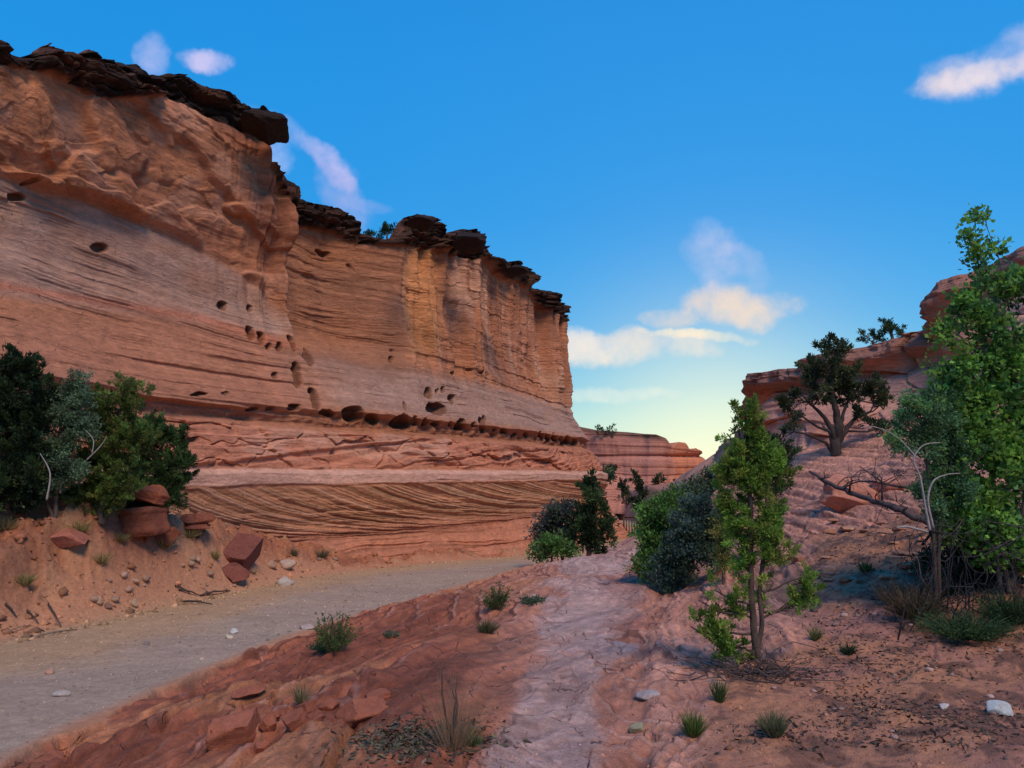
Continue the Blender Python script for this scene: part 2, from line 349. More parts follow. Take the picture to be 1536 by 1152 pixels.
def build_cliff():
    plan = [(-900, 12.5), (-500, 13), (-200, 14.6), (0, 16.5), (150, 18.8), (290, 22), (440, 26), (600, 30), (700, 34), (780, 38.5), (835, 43.5), (875, 48)]
    W = [P(px, 710, Y)[:2] for px, Y in plan]
    W += [np.array(w) for w in ((5.7, 51.5), (5.9, 54.5), (4.2, 58), (0, 62), (-8, 66))]
    c = catmull(W, 4000)
    # resample: dense where the picture sees it
    seg = np.linalg.norm(np.diff(c, axis=0), axis=1); S = np.concatenate([[0], np.cumsum(seg)])
    dist = np.linalg.norm(c, axis=1); dens = np.concatenate([[0], np.cumsum(seg / dist[1:] ** 1.0 * np.where(c[1:, 0] / c[1:, 1] < -.95, .25, 1))])
    NI = 1500
    s = np.interp(np.linspace(0, dens[-1], NI), dens, S)
    X0 = np.interp(s, S, c[:, 0]); Y0 = np.interp(s, S, c[:, 1])
    # smoothed normal
    k = 41; ker = np.hanning(k); ker /= ker.sum()
    tx = np.gradient(X0, s); ty = np.gradient(Y0, s)
    tx = np.convolve(np.pad(tx, k // 2, 'edge'), ker, 'valid'); ty = np.convolve(np.pad(ty, k // 2, 'edge'), ker, 'valid')
    nl = np.hypot(tx, ty); nx = ty / nl; ny = -tx / nl
    cpx = 768 + F * X0 / (Y0 * CP)      # pixel column of the foot line at eye level
    zs = [-6, -4.2, -3.2, -2.4, -1.7, -0.9, -.42, -.34, 0.0, .12, .8, 1.45, 1.7, 2.05, 2.3, 3.2, 4.5, 6, 8, 9.5, 11, 14]
    oB = [3.4, 2.2, 1.3, .65, .40, .42, .46, .52, .48, .15, -.2, -.55, -.95, -.98, -.72, -1.35, -2.1, -2.5, -2.75, -2.8, -2.8, -2.85]
    oA = [3.4, 2.2, 1.3, .65, .40, .42, .46, .52, .48, .15, -.2, -.55, -.85, -.88, -.72, -1.6, -2.4, -3.1, -3.3, -2.9, -2.75, -3.2]
    # the buttress step: sB = arc length where the upper wall of part B begins
    def prof(ss, z, cp):
        a = sst(cp, 520, 490)          # 1 on part A
        return np.interp(z, zs, oB) * (1 - a) + np.interp(z, zs, oA) * a
    ub = np.interp(cpx, [-900, 2000], [-900, 2000])
    sButt = np.interp(508, cpx[:int(NI * .9)], s[:int(NI * .9)])
    isA = s < sButt
    # rim
    rimA = [(-900, 60), (-100, 70), (-20, 62), (0, 72), (14, 82), (30, 86), (52, 78), (62, 66), (72, 68), (80, 73), (92, 77), (100, 83), (118, 80), (130, 74), (143, 82), (148, 89),
            (172, 90), (205, 96), (222, 112), (245, 112), (262, 108), (290, 110), (303, 122), (320, 130), (345, 134), (368, 136), (380, 147), (392, 160), (396, 175), (404, 205), (406, 232), (424, 262), (436, 290), (441, 312), (470, 330), (700, 400)]
    rimB = [(0, 290), (430, 298), (455, 298), (470, 306), (492, 310), (505, 318), (520, 318), (528, 332), (532, 350), (560, 357), (585, 360), (600, 350), (606, 344), (608, 330), (614, 324), (636, 322), (640, 328),
            (652, 330), (654, 346), (668, 350), (690, 344), (726, 346), (728, 376), (735, 384), (752, 386), (757, 393), (778, 391), (796, 404), (797, 420), (790, 428), (812, 434), (826, 440), (838, 452), (842, 470), (2000, 470)]
    def setback(sp, z, ss):
        """extra inward offset of the upper wall of part B, sharp at the buttress"""
        rel = ss - sButt
        st = sst(rel, -.25, .25) * (1 - sst(rel, 3.6, 6.6))
        return -2.6 * st * sst(z, 3.8 - .10 * rel, 6.2)
    top_off = prof(s, 12.0, cpx) + setback(None, 12.0, s)
    # ease out the end of the buttress towards its corner (rounded)
    Xt = X0 + nx * top_off; Yt = Y0 + ny * top_off
    z = np.full(NI, 11.0)
    for _ in range(8):
        px, _py = proj(Xt, Yt, z)
        py = np.where(isA, pl(px, rimA), pl(px, rimB))
        v = (576 - py) / F; z = Yt * (SP + v * CP) / (CP - v * SP)
    zr = np.where(s > np.interp(50.5, Y0, s), 0, z)
    lasti = np.argmax(Y0 > 51.5); z[lasti:] = z[lasti - 1]
    zrim = z
    NJ = 1000; NT = 60
    zb = -5.2
    v = np.linspace(0, 1, NJ)
    zk = 4.4; vk = .60; vv = v[None, :]
    Z = np.where(vv < vk, zb + (zk - zb) * vv / vk, zk + (zrim[:, None] - zk) * (vv - vk) / (1 - vk))
    Sg = np.repeat(s[:, None], NJ, 1); CPX = np.repeat(cpx[:, None], NJ, 1)
    off = prof(Sg, Z + .12 * fbm(Sg * .35, Z * 0, 3.3, 3), CPX) + setback(None, Z, Sg)
    Xb = X0[:, None] + nx[:, None] * off; Yb = Y0[:, None] + ny[:, None] * off
    px, py = proj(Xb, Yb, Z)
    wA = .12 + 2.2 * sst(Z, 6.0, 4.0)
    A = sst(Sg, sButt + wA, sButt - wA)
    # ---- masks in stratigraphic terms
    capA = [(-900, 108), (0, 100), (50, 108), (90, 118), (150, 150), (200, 150), (230, 148), (300, 170), (330, 188), (400, 200), (440, 330), (800, 500)]
    capB = [(0, 340), (440, 342), (480, 346), (530, 362), (590, 368), (625, 372), (660, 380), (700, 392), (728, 388), (745, 412), (790, 428), (810, 455), (838, 486), (2000, 500)]
    capy = np.where(Sg < sButt, pl(px, capA), pl(px, capB)) + 8 * fbm(Sg * 1.1, Z * 0 + 2.1, 0, 3)
    cap = sst(py, capy + 2, capy - 3)
    rightB = (1 - A) * sst(px, 585, 625)
    up = sst(Z, 4.3, 6.5)
    # ---- relief
    warp = fbm(Sg * .22, Z * .35, 1.7, 3)
    D = .22 * fbm(Sg * .33, Z * .3, 4.4, 4) * sst(Z, -.5, 1.5)
    # upper wall roughness on A: spalled shells
    lipA = pl(px, [(-900, 240), (0, 262), (60, 285), (130, 300), (200, 330), (300, 372), (380, 420), (430, 470), (460, 475)])
    aU = A * sst(py, lipA + 6, lipA - 10) * (1 - cap)
    sh = fbm(Sg * .5 + .6 * warp, Z * .8, 8.8, 4)
    cells = lam(3.2 * fbm(Sg * .42 + Z * .15, Z * .55 - Sg * .1, 2.2, 3) + Z * .12, 3)
    wx = Sg + .5 * fbm(Sg * .8, Z * .8, 31, 3); wz = Z + .5 * fbm(Sg * .8, Z * .8, 37, 3)
    e1, r1 = cell(wx * .42 + .35 * wz, wz * .62 - .15 * wx, 1); e2, r2 = cell(wx * 1.1 + .5 * wz, wz * 1.7 - .3 * wx, 2)
    D += aU * (.09 * r1 + .02 * r2) + aU * .02 * fbm(Sg * 4, Z * 5, 9, 3)
    D += aU * .16 * lam((wz + .38 * Sg + 1.2 * fbm(Sg * .25, Z * .3, 57, 3)) * .75, 58) + aU * .05 * lam((wz * 1.1 - .2 * Sg) * 2.3, 59)
    D += aU * (.10 * np.abs(sh) + .26 * cells + .16 + .03 * ridged(Sg * 1.5, Z * 1.2, 1, 3))
    D += A * (1 - cap) * sst(px, 300, 430) * sst(Z, 4.5, 7) * (.45 * ridged(Sg * 1.3, Z * .10, 3.1, 3) - .2)
    # columns on B
    col = ridged(Sg * .75, Z * .05 + 3, 0, 2); col2 = fbm(Sg * 2.4, Z * .15, 2.2, 4); col3 = ridged(Sg * 3.3, Z * .3, 5.2, 2)
    fl = rightB * sst(Z, 3.2, 6.5) * (1 - .6 * cap)
    colq = lam(Sg * .62 + .35 * fbm(Z * .25, Sg * .1, 1, 2), 9)
    D += fl * (.40 * col + .50 * colq + .22 * col2 + .10 * col3 - .15)
    # bedding everywhere, with a gentle dip to the right in the upper wall
    dip = -.055
    q = Z - dip * (Sg - 20) * .5 + .35 * warp
    amp = (.12 + .88 * sst(fbm(Sg * .5, Z * 1.3, 6.1, 4), -.05, .35)) * (1 - .55 * aU)
    ec, rc_ = cell(wx * .9, wz * 2.4, 3)
    D += (1 - cap) * sst(Z, 2.4, 3.2) * rc_ * (.010 + .025 * fl) - fl * .03 * sst(ec, .1, 0)
    D += (.042 * lam(q * 3.1, 1) + .03 * lam(q * 7.7, 2) + .022 * lam(q * 17, 3)) * amp * (1 + .3 * up)
    # strong beds at the foot of the upper wall (py 540-600) and in the recess
    bed = A * sst(py, 520, 545) * sst(Z, 1.5, 1.8)
    D += bed * (.07 * lam(Z * 5.1 + .3 * warp, 5) + .05 * strata(Z * 3.4 + .4 * warp))
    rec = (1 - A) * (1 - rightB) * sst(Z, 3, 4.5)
    qd = Z * 1.0 + .17 * (px - 440) / 40.0 + .25 * warp
    D += rec * (.09 * lam(qd * 2.3, 6) + .06 * lam(qd * 6.1, 7)) * (0.4 + amp)
    D += (1 - A) * sst(Z, 3.0, 4.2) * (1 - sst(Z, 5.5, 6.5)) * .07 * lam(qd * 3.0, 4)
    # slab zone between the notch and the bench: gently dipping cracks and swells
    slab = sst(Z, .1, .35) * sst(Z, 1.65, 1.4)
    q2 = Z * 1.9 - .16 * Sg + 1.1 * fbm(Sg * .16, Z * .5, 7.7, 3)
    es, rs = cell(wx * .45 + .5 * wz, wz * .9 - .25 * wx, 5)
    D += slab * (.14 * rs - .12 * sst(es, .07, .0))
    D += slab * (.16 * lam(q2 * 1.3, 8) + .09 * strata(q2 * 2.1, .9) + .12 * fbm(Sg * .6, Z * 1.2, 3, 4) - .05 * (ridged(Sg * .45 + Z * .8, Z * .7 - Sg * .1, 3, 2) > .86))
    q3 = Z * 1.2 + .22 * Sg + .8 * fbm(Sg * .2, Z * .4, 1.2, 2)
    D += slab * .09 * lam(q3 * 1.1, 11)
    # cross-bedded face under the bench
    xb = sst(Z, -.36, -.5) * sst(Z, -2.5, -2.1)
    t = np.clip((-.36 - Z) / 2.0, 0, .97)
    ph = (px + 170 * np.log(1 - t * .97)) / 26 + .35 * fbm(Sg * .3, Z * .5, 2, 3)
    cb = .13 * lam(ph * 1.35, 13) + .10 * strata(ph * .9, .82) + .05 * lam(ph * 3.9, 14)
    D += .5 * xb * cb * (.5 + .7 * sst(fbm(Sg * .22, Z * .3, 9, 2), -.3, .3)) * (1 - .75 * sst(t, .75, .97))
    D += xb * sst(t, .6, .9) * .05 * lam(Z * 7 + .05 * Sg, 15)
    D += sst(Z, -2.0, -2.5) * (.22 * fbm(Sg * .5, Z * .6, 3, 4) + .05 * lam(Z * 5 + warp, 16))
    # notch: ragged, broken into little alcoves
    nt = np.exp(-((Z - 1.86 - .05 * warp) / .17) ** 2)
    D += nt * (-.30 + .50 * ridged(Sg * 1.2, Z * .8, 2.3, 3)) * sst(px, 150, 240) * (1 - .5 * A)
    D += A * sst(px, 400, 330) * sst(px, 180, 260) * np.exp(-((Z - 2.12) / .06) ** 2) * .18
    # caprock: stacked blocks, proud and overhanging
    blk = lam(Sg * .85 + 1.1 * fbm(Z * .8, Sg * .3, 1, 2), 21); blk2 = lam(Sg * 2.1 + .8 * fbm(Z * 2, 1, Sg * .5, 2), 22); lay = lam(Z * 2.2 + .5 * fbm(Sg * .3, 0, 0, 2), 23); lay2 = lam(Z * 6.5 + .5 * warp, 24)
    eb, rb = cell(wx * .9, wz * 2.0, 8); eb2, rb2 = cell(wx * 2.3, wz * 4.4, 9)
    capk = cap * sst(zrim[:, None] - Z, -.05, .25)
    D += cap * (.30 * rb - .22 * sst(eb, .12, 0)) + capk * (.12 * rb2 - .10 * sst(eb2, .14, 0))
    D += capk * (.20 + .12 * blk + .16 * blk2 + .22 * lay + .12 * lay2 + .14 * fbm(Sg * 3, Z * 4, 2, 3) + .25 * lam(Sg * .8 + np.floor(Z * 2.2) * 3.7, 25) * .7)
    # weathered pits
    holes = [(25, 296, 14, 7, 0), (33, 274, 8, 5, 0), (148, 372, 13, 7, 0), (333, 459, 8, 6, 0), (374, 500, 7, 12, 25), (389, 508, 5, 11, 10), (402, 520, 4, 6, 0), (418, 520, 6, 8, 0), (375, 463, 5, 6, 0),
             (436, 515, 4, 14, 20), (460, 537, 7, 14, 25), (445, 563, 7, 19, 12), (471, 597, 7, 17, 20), (411, 565, 5, 5, 0), (490, 619, 13, 6, -10), (530, 622, 17, 12, 0), (558, 629, 10, 9, 0),
             (602, 633, 16, 11, 0), (583, 539, 4, 5, 0), (587, 528, 3, 3, 0), (642, 590, 7, 9, 20), (663, 586, 4, 6, 10), (677, 598, 5, 8, 15), (606, 610, 4, 8, 5), (622, 632, 5, 7, 0), (637, 633, 5, 7, 0), (652, 637, 8, 5, 0),
             (674, 637, 4, 4, 0), (655, 614, 16, 9, -15), (692, 638, 9, 8, 0), (712, 638, 4, 5, 0), (724, 632, 6, 8, 0), (724, 644, 5, 6, 0), (742, 645, 4, 4, 0), (756, 647, 6, 4, 0), (772, 650, 4, 4, 0), (790, 652, 4, 6, 0),
             (812, 655, 4, 8, 0), (822, 657, 4, 7, 0), (832, 658, 4, 7, 0), (842, 660, 4, 7, 0), (852, 661, 4, 7, 0), (862, 663, 4, 6, 0), (716, 560, 3, 3, 0), (699, 556, 3, 3, 0), (735, 562, 3, 3, 0), (525, 401, 5, 4, 0),
             (485, 380, 12, 5, -15), (380, 614, 10, 4, 0), (405, 612, 7, 4, 0), (300, 592, 12, 3, 0), (340, 590, 9, 3, 0), (440, 612, 12, 5, 0), (282, 660, 16, 4, 0), (672, 560, 3, 3, 0), (655, 588, 3, 4, 0)]
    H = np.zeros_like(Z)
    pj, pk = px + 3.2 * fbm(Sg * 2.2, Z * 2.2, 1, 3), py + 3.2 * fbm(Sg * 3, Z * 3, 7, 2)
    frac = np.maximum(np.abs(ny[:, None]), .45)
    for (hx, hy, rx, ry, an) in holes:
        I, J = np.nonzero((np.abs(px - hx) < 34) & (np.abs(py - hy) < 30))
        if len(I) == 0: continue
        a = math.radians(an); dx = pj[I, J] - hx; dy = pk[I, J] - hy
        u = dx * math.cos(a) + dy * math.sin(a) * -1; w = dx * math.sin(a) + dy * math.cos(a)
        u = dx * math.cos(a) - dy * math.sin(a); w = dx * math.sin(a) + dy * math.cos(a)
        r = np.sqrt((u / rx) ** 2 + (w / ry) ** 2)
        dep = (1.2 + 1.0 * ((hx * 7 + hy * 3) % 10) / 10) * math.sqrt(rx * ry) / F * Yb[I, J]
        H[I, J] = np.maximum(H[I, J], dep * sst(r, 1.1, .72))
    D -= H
    off2 = off + D
    X = X0[:, None] + nx[:, None] * off2; Y = Y0[:, None] + ny[:, None] * off2
    Zf = Z + .03 * fbm(Sg * 2, Z * 2, 5, 3)
    # ---- colour
    n1 = fbm(Sg * .25, Z * .5, 12, 4); n2 = fbm(Sg * 1.1, Z * 2.2, 13, 4); nb = lam(q * 5.3, 31); nb2 = lam(q * 14, 32)
    C = np.broadcast_to(ORANGE, Z.shape + (3,)).copy()
    C = mixc(C, PINK, sst(n1, -.3, .3) * .6)
    # lilac/grey smooth sheet on A and on lower B
    shA = A * sst(py, lipA - 6, lipA + 14) * (1 - sst(py, pl(px, [(-900, 400), (0, 432), (440, 500)]) + 0, pl(px, [(-900, 420), (0, 452), (440, 520)])))
    C = mixc(C, LILAC * 1.06, np.clip(shA * (.75 + .3 * n2), 0, 1))
    C = mixc(C, PINK, A * (1 - shA) * sst(py, 430, 500) * .7)
    redb = A * np.exp(-((py - pl(px, [(-900, 400), (0, 428), (300, 478), (440, 520)])) / 7) ** 2)
    C = mixc(C, (.55, .18, .10), redb * .7)
    lB = (1 - A) * sst(Z, 4.9, 4.2) * sst(Z, 2.2, 2.6)
    C = mixc(C, LILAC, lB * (.8 + .2 * n2))
    # varnish on A above the lip, and in the recess of B
    va = aU * sst(fbm(Sg * .4, Z * .30, 20, 4) + .15 * sst(py, 180, 300), -.1, .35)
    C = mixc(C, BROWN * 1.15, va * .8)
    streak = sst(fbm(Sg * 2.6, Z * .18, 21, 4), 0.0, .4)
    C = mixc(C, BROWN, streak * (A * sst(px, 240, 330) * sst(Z, 5.5, 7.5) * .55 + fl * .45 * (1 - cap)))
    C = mixc(C, PALE * .92, fl * .45 * sst(fbm(Sg * 1.6, Z * .2, 25, 3), .05, .4))
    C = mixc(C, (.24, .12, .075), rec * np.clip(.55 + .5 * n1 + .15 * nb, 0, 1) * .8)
    C = mixc(C, (.62, .27, .10), (1 - A) * sst(px, 600, 612) * sst(px, 665, 640) * up * .6)
    # slab, bench, cross-beds, foot
    C = mixc(C, (.56, .22, .13), slab * .7)
    C = mixc(C, PALE, slab * sst(fbm(Sg * .35, Z * 1.0, 28, 3), .1, .35) * .35)
    bench = sst(Z, -.37, -.31) * sst(Z, .2, .1)
    C = mixc(C, (.66, .38, .28), bench * .9)
    cbm = strata(ph * .9, .82)
    C = mixc(C, (.52, .25, .135), xb * .8 * (1 - .6 * sst(t, .6, .9)))
    C = mixc(C, PALE * .95, xb * sst(lam(ph * 3.9, 14), .35, .8) * .7)
    C = mixc(C, OLIVE * .75, xb * sst(lam(ph * 2.2, 34), .15, .7) * .42 * (1 - sst(t, .7, .95)))
    C = mixc(C, (.42, .165, .10), xb * sst(t, .62, .92) * .75)
    C = mixc(C, (.50, .20, .115), sst(Z, -2.0, -2.6) * .9)
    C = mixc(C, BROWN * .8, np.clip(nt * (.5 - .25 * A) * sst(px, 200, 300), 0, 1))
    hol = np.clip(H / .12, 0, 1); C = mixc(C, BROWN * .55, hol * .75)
    C *= (1 + .13 * nb + .09 * nb2 + .12 * n2)[..., None] * np.where(amp > 0, 1, 1)[..., None]
    capc = mixc(np.broadcast_to(DARK, C.shape), BROWN * .55, sst(n2 + .4 * lay, .0, .6) * .35)
    C *= (1 + .22 * fbm(Sg * 3.1, Z * 3.3, 52, 4) * (.6 + .6 * aU))[..., None]
    C = mixc(C, (.52, .26, .17), aU * sst(fbm(Sg * .9, Z * 1.1, 55, 3), .1, .3) * .6)
    C = C * (1 - cap[..., None]) + capc * cap[..., None]
    seep = sst(py, capy + 60, capy) * (1 - cap) * sst(fbm(Sg * 1.5, Z * .2, 41, 3), -.1, .3)
    C = mixc(C, BROWN * .7, seep * .55)
    # back over the top
    G = np.stack([X, Y, Zf], -1)
    k = np.linspace(0, 1, NT + 1)[1:]
    back = (k ** 2.2) * 16
    tX = X[:, -1:] - nx[:, None] * back; tY = Y[:, -1:] - ny[:, None] * back
    tZ = Zf[:, -1:] - back * .22 - .35 * np.abs(lam(back * 2.2 + fbm(tX, tY, 3, 2), 27)) * np.minimum(1, back * 2) + .3 * fbm(tX * 1.8, tY * 1.8, 4, 4) * np.minimum(1, back)
    # smooth the plateau height along the rim as it goes back
    kk = 61; kr = np.hanning(kk); kr /= kr.sum(); zsm = np.convolve(np.pad(Zf[:, -1], kk // 2, 'edge'), kr, 'valid') - 1.6
    f = sst(back, .2, 1.8)[None, :]
    tZ = np.minimum(tZ * (1 - f) + (zsm[:, None] - back * .25) * f, Zf[:, -1:])
    G = np.concatenate([G, np.stack([tX, tY, tZ], -1)], 1)
    topc = np.broadcast_to(BROWN * .6, tX.shape + (3,))
    C = np.concatenate([C, topc], 1)
    capm = np.concatenate([cap, np.ones_like(tX)], 1)
    fm = (capm[:-1, :-1] + capm[1:, 1:] + capm[1:, :-1] + capm[:-1, 1:]) / 4 > .5
    C = np.clip(C, .01, .9)
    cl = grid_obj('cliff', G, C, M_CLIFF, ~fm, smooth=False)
    tagp(cl, 'tall orange and brown sandstone cliff with weathered pits along the left of the wash', 'cliff', kind='structure')
    cp_ = grid_obj('caprock', G, C, M_CAP, fm, parent=cl, smooth=False)
    cp_['label'] = 'nearly black blocky caprock along the cliff rim'
    return cl

def rock_blob(size, seed, sub=4, blocky=.5, layer=.0, amp=.25):
    """returns V, F of a broken rock of the given half sizes"""
    import bmesh
    bm = bmesh.new(); bmesh.ops.create_icosphere(bm, subdivisions=sub, radius=1)
    V = np.array([v.co for v in bm.verts]); Fc = [tuple(v.index for v in f.verts) for f in bm.faces]; bm.free()
    r = np.random.default_rng(seed)
    # cut by random planes to make facets
    ns = []
    if blocky > .6:
        Q, _ = np.linalg.qr(r.normal(size=(3, 3)) * .35 + np.eye(3)); ns = [(sg * Q[:, k], r.uniform(.42, .62)) for k in range(3) for sg in (-1, 1)]
    for _ in range(9 if blocky > .6 else 14):
        n = r.normal(size=3); n /= np.linalg.norm(n); ns.append((n, r.uniform(.55, .8)))
    for n, d in ns:
        t = V @ n - d; V = V - np.outer(np.maximum(t, 0), n)
    V = V / np.abs(V).max(0)
    o = seed * 3.7
    dsp = 1 + amp * .8 * (.6 * fbm(V[:, 0] * 1.6 + o, V[:, 1] * 1.6, V[:, 2] * 1.6, 4) + .25 * ridged(V[:, 0] * 2.5 + o, V[:, 1] * 2.5, V[:, 2] * 2.5, 3))
    V = V * dsp[:, None]
    if layer: V[:, :2] *= (1 + layer * lam(V[:, 2] * 3.3 + o, seed))[:, None]
    return V * np.asarray(size), Fc

cliff = build_cliff()
def cap_rock(px, py, Y, sx, sz, seed, sy=None, lab=None):
    V, Fc = rock_blob((sx, sy or sx, sz), seed, 5, .7, .12, .35); n = len(Fc); V = V + P(px, py, Y)
    o = link_mesh('rim_block', V, [i for f in Fc for i in f], np.arange(n) * 3, np.full(n, 3), M_CAP, np.tile(DARK * .9, (len(V), 1)), cliff)
    o['label'] = lab
cap_rock(398, 188, 26.6, .85, .38, 907, 1.3, 'black ledge jutting out over the edge of the buttress')
cap_rock(632, 336, 31.5, .62, .36, 902, .8, 'dark block standing highest on the middle of the rim')
cap_rock(705, 364, 35.5, .72, .50, 903, .9, 'square dark block at the step of the rim')
cap_rock(772, 408, 39, .75, .40, 904, .9, 'dark overhanging block right of the square one')

# ------------------------------------------------------------------ terrain height
def road_z(Y): return -(2.06 + .04 * Y)
def on_road(px, py):
    a, b = ray(px, py); Y = 2.06 / (-b - .04); return np.array([a * Y, Y])
R_EDGE = np.array([(-6.5, 2.0), (-5.6, 4.0)] + [tuple(on_road(*p)) for p in ((0, 1150), (110, 1092), (230, 1040), (345, 990), (450, 951), (520, 928), (600, 906), (700, 877), (790, 851))] + [(2.6, 33), (5.6, 40), (8.4, 46), (10.6, 54), (12.2, 62), (14, 75), (14, 140)])
L_EDGE = np.array([(-12.5, 2.0), (-11.0, 7.0)] + [tuple(on_road(*p)) for p in ((0, 962), (150, 930), (300, 898), (430, 872), (520, 858), (640, 846), (780, 834))] + [(2.6, 39), (5.8, 46), (8.0, 52), (9.8, 60), (11.2, 75), (11.2, 140)])
def terr(q, w=.82):
    f = q - np.floor(q); return np.where(f < w, -f, -w + (f - w) / (1 - w) * w)
def near_poly(X, Y, poly):
    """signed distance to polyline (positive to the right of the travel direction) """
    best = np.full(X.shape, 1e9); sg = np.zeros(X.shape)
    for a, b in zip(poly[:-1], poly[1:]):
        d = b - a; L2 = d @ d; t = np.clip(((X - a[0]) * d[0] + (Y - a[1]) * d[1]) / L2, 0, 1)
        ex = X - a[0] - t * d[0]; ey = Y - a[1] - t * d[1]; dd = np.hypot(ex, ey)
        s_ = np.sign(ex * d[1] - ey * d[0]); m = dd < best; best = np.where(m, dd, best); sg = np.where(m, s_, sg)
    return best * sg
CTRL = []
def cp(px, py, Y): CTRL.append(P(px, py, Y))
for w in ((0, .3, -1.6), (2.5, 0, -1.6), (-2.5, 0, -1.75), (0, -4, -1.6), (-4.5, -3, -2.1), (5, -3, -1.5), (0, -12, -1.5), (9, -10, -.5), (-4.6, 2, -2.1), (10, 2, -.8), (14, 6, 1.0), (-6, -12, -2.2)): CTRL.append(np.array(w, float))
for a in R_EDGE[2:11]: CTRL.append(np.array((a[0], a[1], road_z(a[1]))))
# slickrock hump
for c in ((400, 1152, 5.0), (560, 1100, 5.35), (700, 1152, 4.55), (850, 1152, 4.45), (620, 1010, 6.9), (760, 1030, 6.25), (850, 1000, 7.0), (700, 950, 8.9), (850, 940, 9.0), (760, 905, 11.6), (870, 900, 11.4), (940, 905, 10.9),
          (860, 865, 14.8), (930, 862, 14.8), (870, 838, 19.0), (930, 828, 21.0), (820, 842, 20.5), (300, 1100, 6.3), (500, 1000, 8.2), (620, 950, 10.3)): cp(*c)
for w in ((3.2, 25, -3.0), (6.0, 29, -3.4), (3.8, 31, -3.35), (8.8, 38, -3.6), (11, 48, -4.0), (6.5, 25.5, -2.7)): CTRL.append(np.array(w, float))
# gully between hump and the right slope, then the right slope
for c in ((990, 880, 12.6), (985, 850, 16.0), (1020, 960, 7.9), (1050, 1050, 5.8), (1000, 1152, 4.4), (1150, 1152, 4.35), (1400, 1152, 4.3), (1530, 1100, 4.7), (1200, 1060, 5.45), (1400, 1040, 5.7), (1530, 1000, 6.2),
          (1120, 1000, 6.55), (1270, 960, 7.1), (1420, 940, 7.2), (1080, 905, 9.4), (1180, 890, 9.3), (1300, 880, 8.8), (1150, 830, 12.2), (1250, 810, 11.6), (1380, 800, 10.3), (1530, 860, 7.9), (1200, 765, 15.0),
          (1300, 760, 13.2), (1230, 700, 19.0), (1330, 690, 17.2), (1450, 700, 13.0), (1536, 640, 13.5), (1700, 620, 12.5), (1060, 800, 19), (1090, 740, 25), (1060, 730, 33), (1130, 705, 30), (1190, 694, 24), (1030, 745, 42), (1050, 712, 60), (1010, 750, 60)): cp(*c)
# far floor
for c in ((965, 786, 62), (950, 745, 80), (890, 722, 88), (1000, 738, 92), (1060, 700, 85), (900, 715, 120), (1020, 715, 120)): cp(*c)
for w in ((30, 40, 8), (30, 80, 8), (-20, 140, -1), (60, 140, 3), (20, 200, -3), (-60, 200, 2), (16, 25, 4.5), (25, 15, 4)): CTRL.append(np.array(w, float))
for w in ((5.6, 46.2, -3.9), (9.7, 54, -4.2)): CTRL.append(np.array(w, float))
CTRL = np.array(CTRL)
# left bank, separate field
BANK = [P(*c) for c in ((0, 790, 14.4), (100, 780, 15.0), (180, 790, 15.6), (0, 850, 13.4), (120, 840, 14.4), (250, 805, 17.0), (330, 812, 18.4), (400, 815, 20.4), (460, 830, 22.8), (520, 843, 25.2), (250, 860, 15.9), (350, 860, 18.2), (0, 915, 12.9), (150, 900, 14.2), (0, 760, 16.2), (150, 765, 18.2), (290, 785, 20.8), (420, 810, 24.2))]
BANK += [np.array(w, float) for w in ((-14, 10, -1.3), (-16, 5, -1.2), (-18, 0, -1), (-12.2, 12, -1.6), (-3, 29, -3.0), (0, 33.5, -3.35), (3, 39, -3.6), (6, 46.5, -3.9), (8, 53, -4.2), (-14, -10, -1.2), (-3, 33, -3.0), (2, 45, -3.6), (-8.5, 27, -2.1))]
BANK = np.array(BANK)
def tps(ctrl, lam_=.02):
    xy = ctrl[:, :2]; n = len(xy)
    def k(d2): return .5 * d2 * np.log(d2 + 1e-6)
    d2 = ((xy[:, None] - xy[None]) ** 2).sum(-1)
    A = np.zeros((n + 3, n + 3)); A[:n, :n] = k(d2) + np.eye(n) * lam_; A[:n, n] = 1; A[:n, n + 1:] = xy; A[n, :n] = 1; A[n + 1:, :n] = xy.T
    w = np.linalg.solve(A, np.concatenate([ctrl[:, 2], np.zeros(3)]))
    def f(X, Y):
        sh = np.shape(X); x = np.ravel(X); y = np.ravel(Y); out = np.empty(len(x))
        for i in range(0, len(x), 40000):
            a = x[i:i + 40000]; b = y[i:i + 40000]
            d = (a[:, None] - xy[:, 0]) ** 2 + (b[:, None] - xy[:, 1]) ** 2
            out[i:i + 40000] = k(d) @ w[:n] + w[n] + w[n + 1] * a + w[n + 2] * b
        return out.reshape(sh)
    return f
f_main, f_bank = tps(CTRL), tps(BANK)
def base_h(X, Y):
    """smooth ground height and the region fields"""
    X = np.asarray(X, float); Y = np.asarray(Y, float)
    dr = near_poly(X, Y, R_EDGE); dl = -near_poly(X, Y, L_EDGE)       # dr>0 right of the road, dl>0 left of it
    zr = road_z(Y) + np.maximum(-Y, 0) * .02
    far = sst(np.hypot(X, Y), 110, 180)
    zm = np.clip(f_main(X, Y), -6, 12); zb = np.clip(f_bank(X, Y), -6, 3)
    z = zr + .0 * X
    z = np.where(dr > 0, np.maximum(zr - .05, zr + (zm - zr) * sst(dr, -.1, 1.0)), z)
    z = np.where(dl > 0, zr + (zb - zr) * sst(dl, -.1, 1.4), z)
    return z, dr, dl

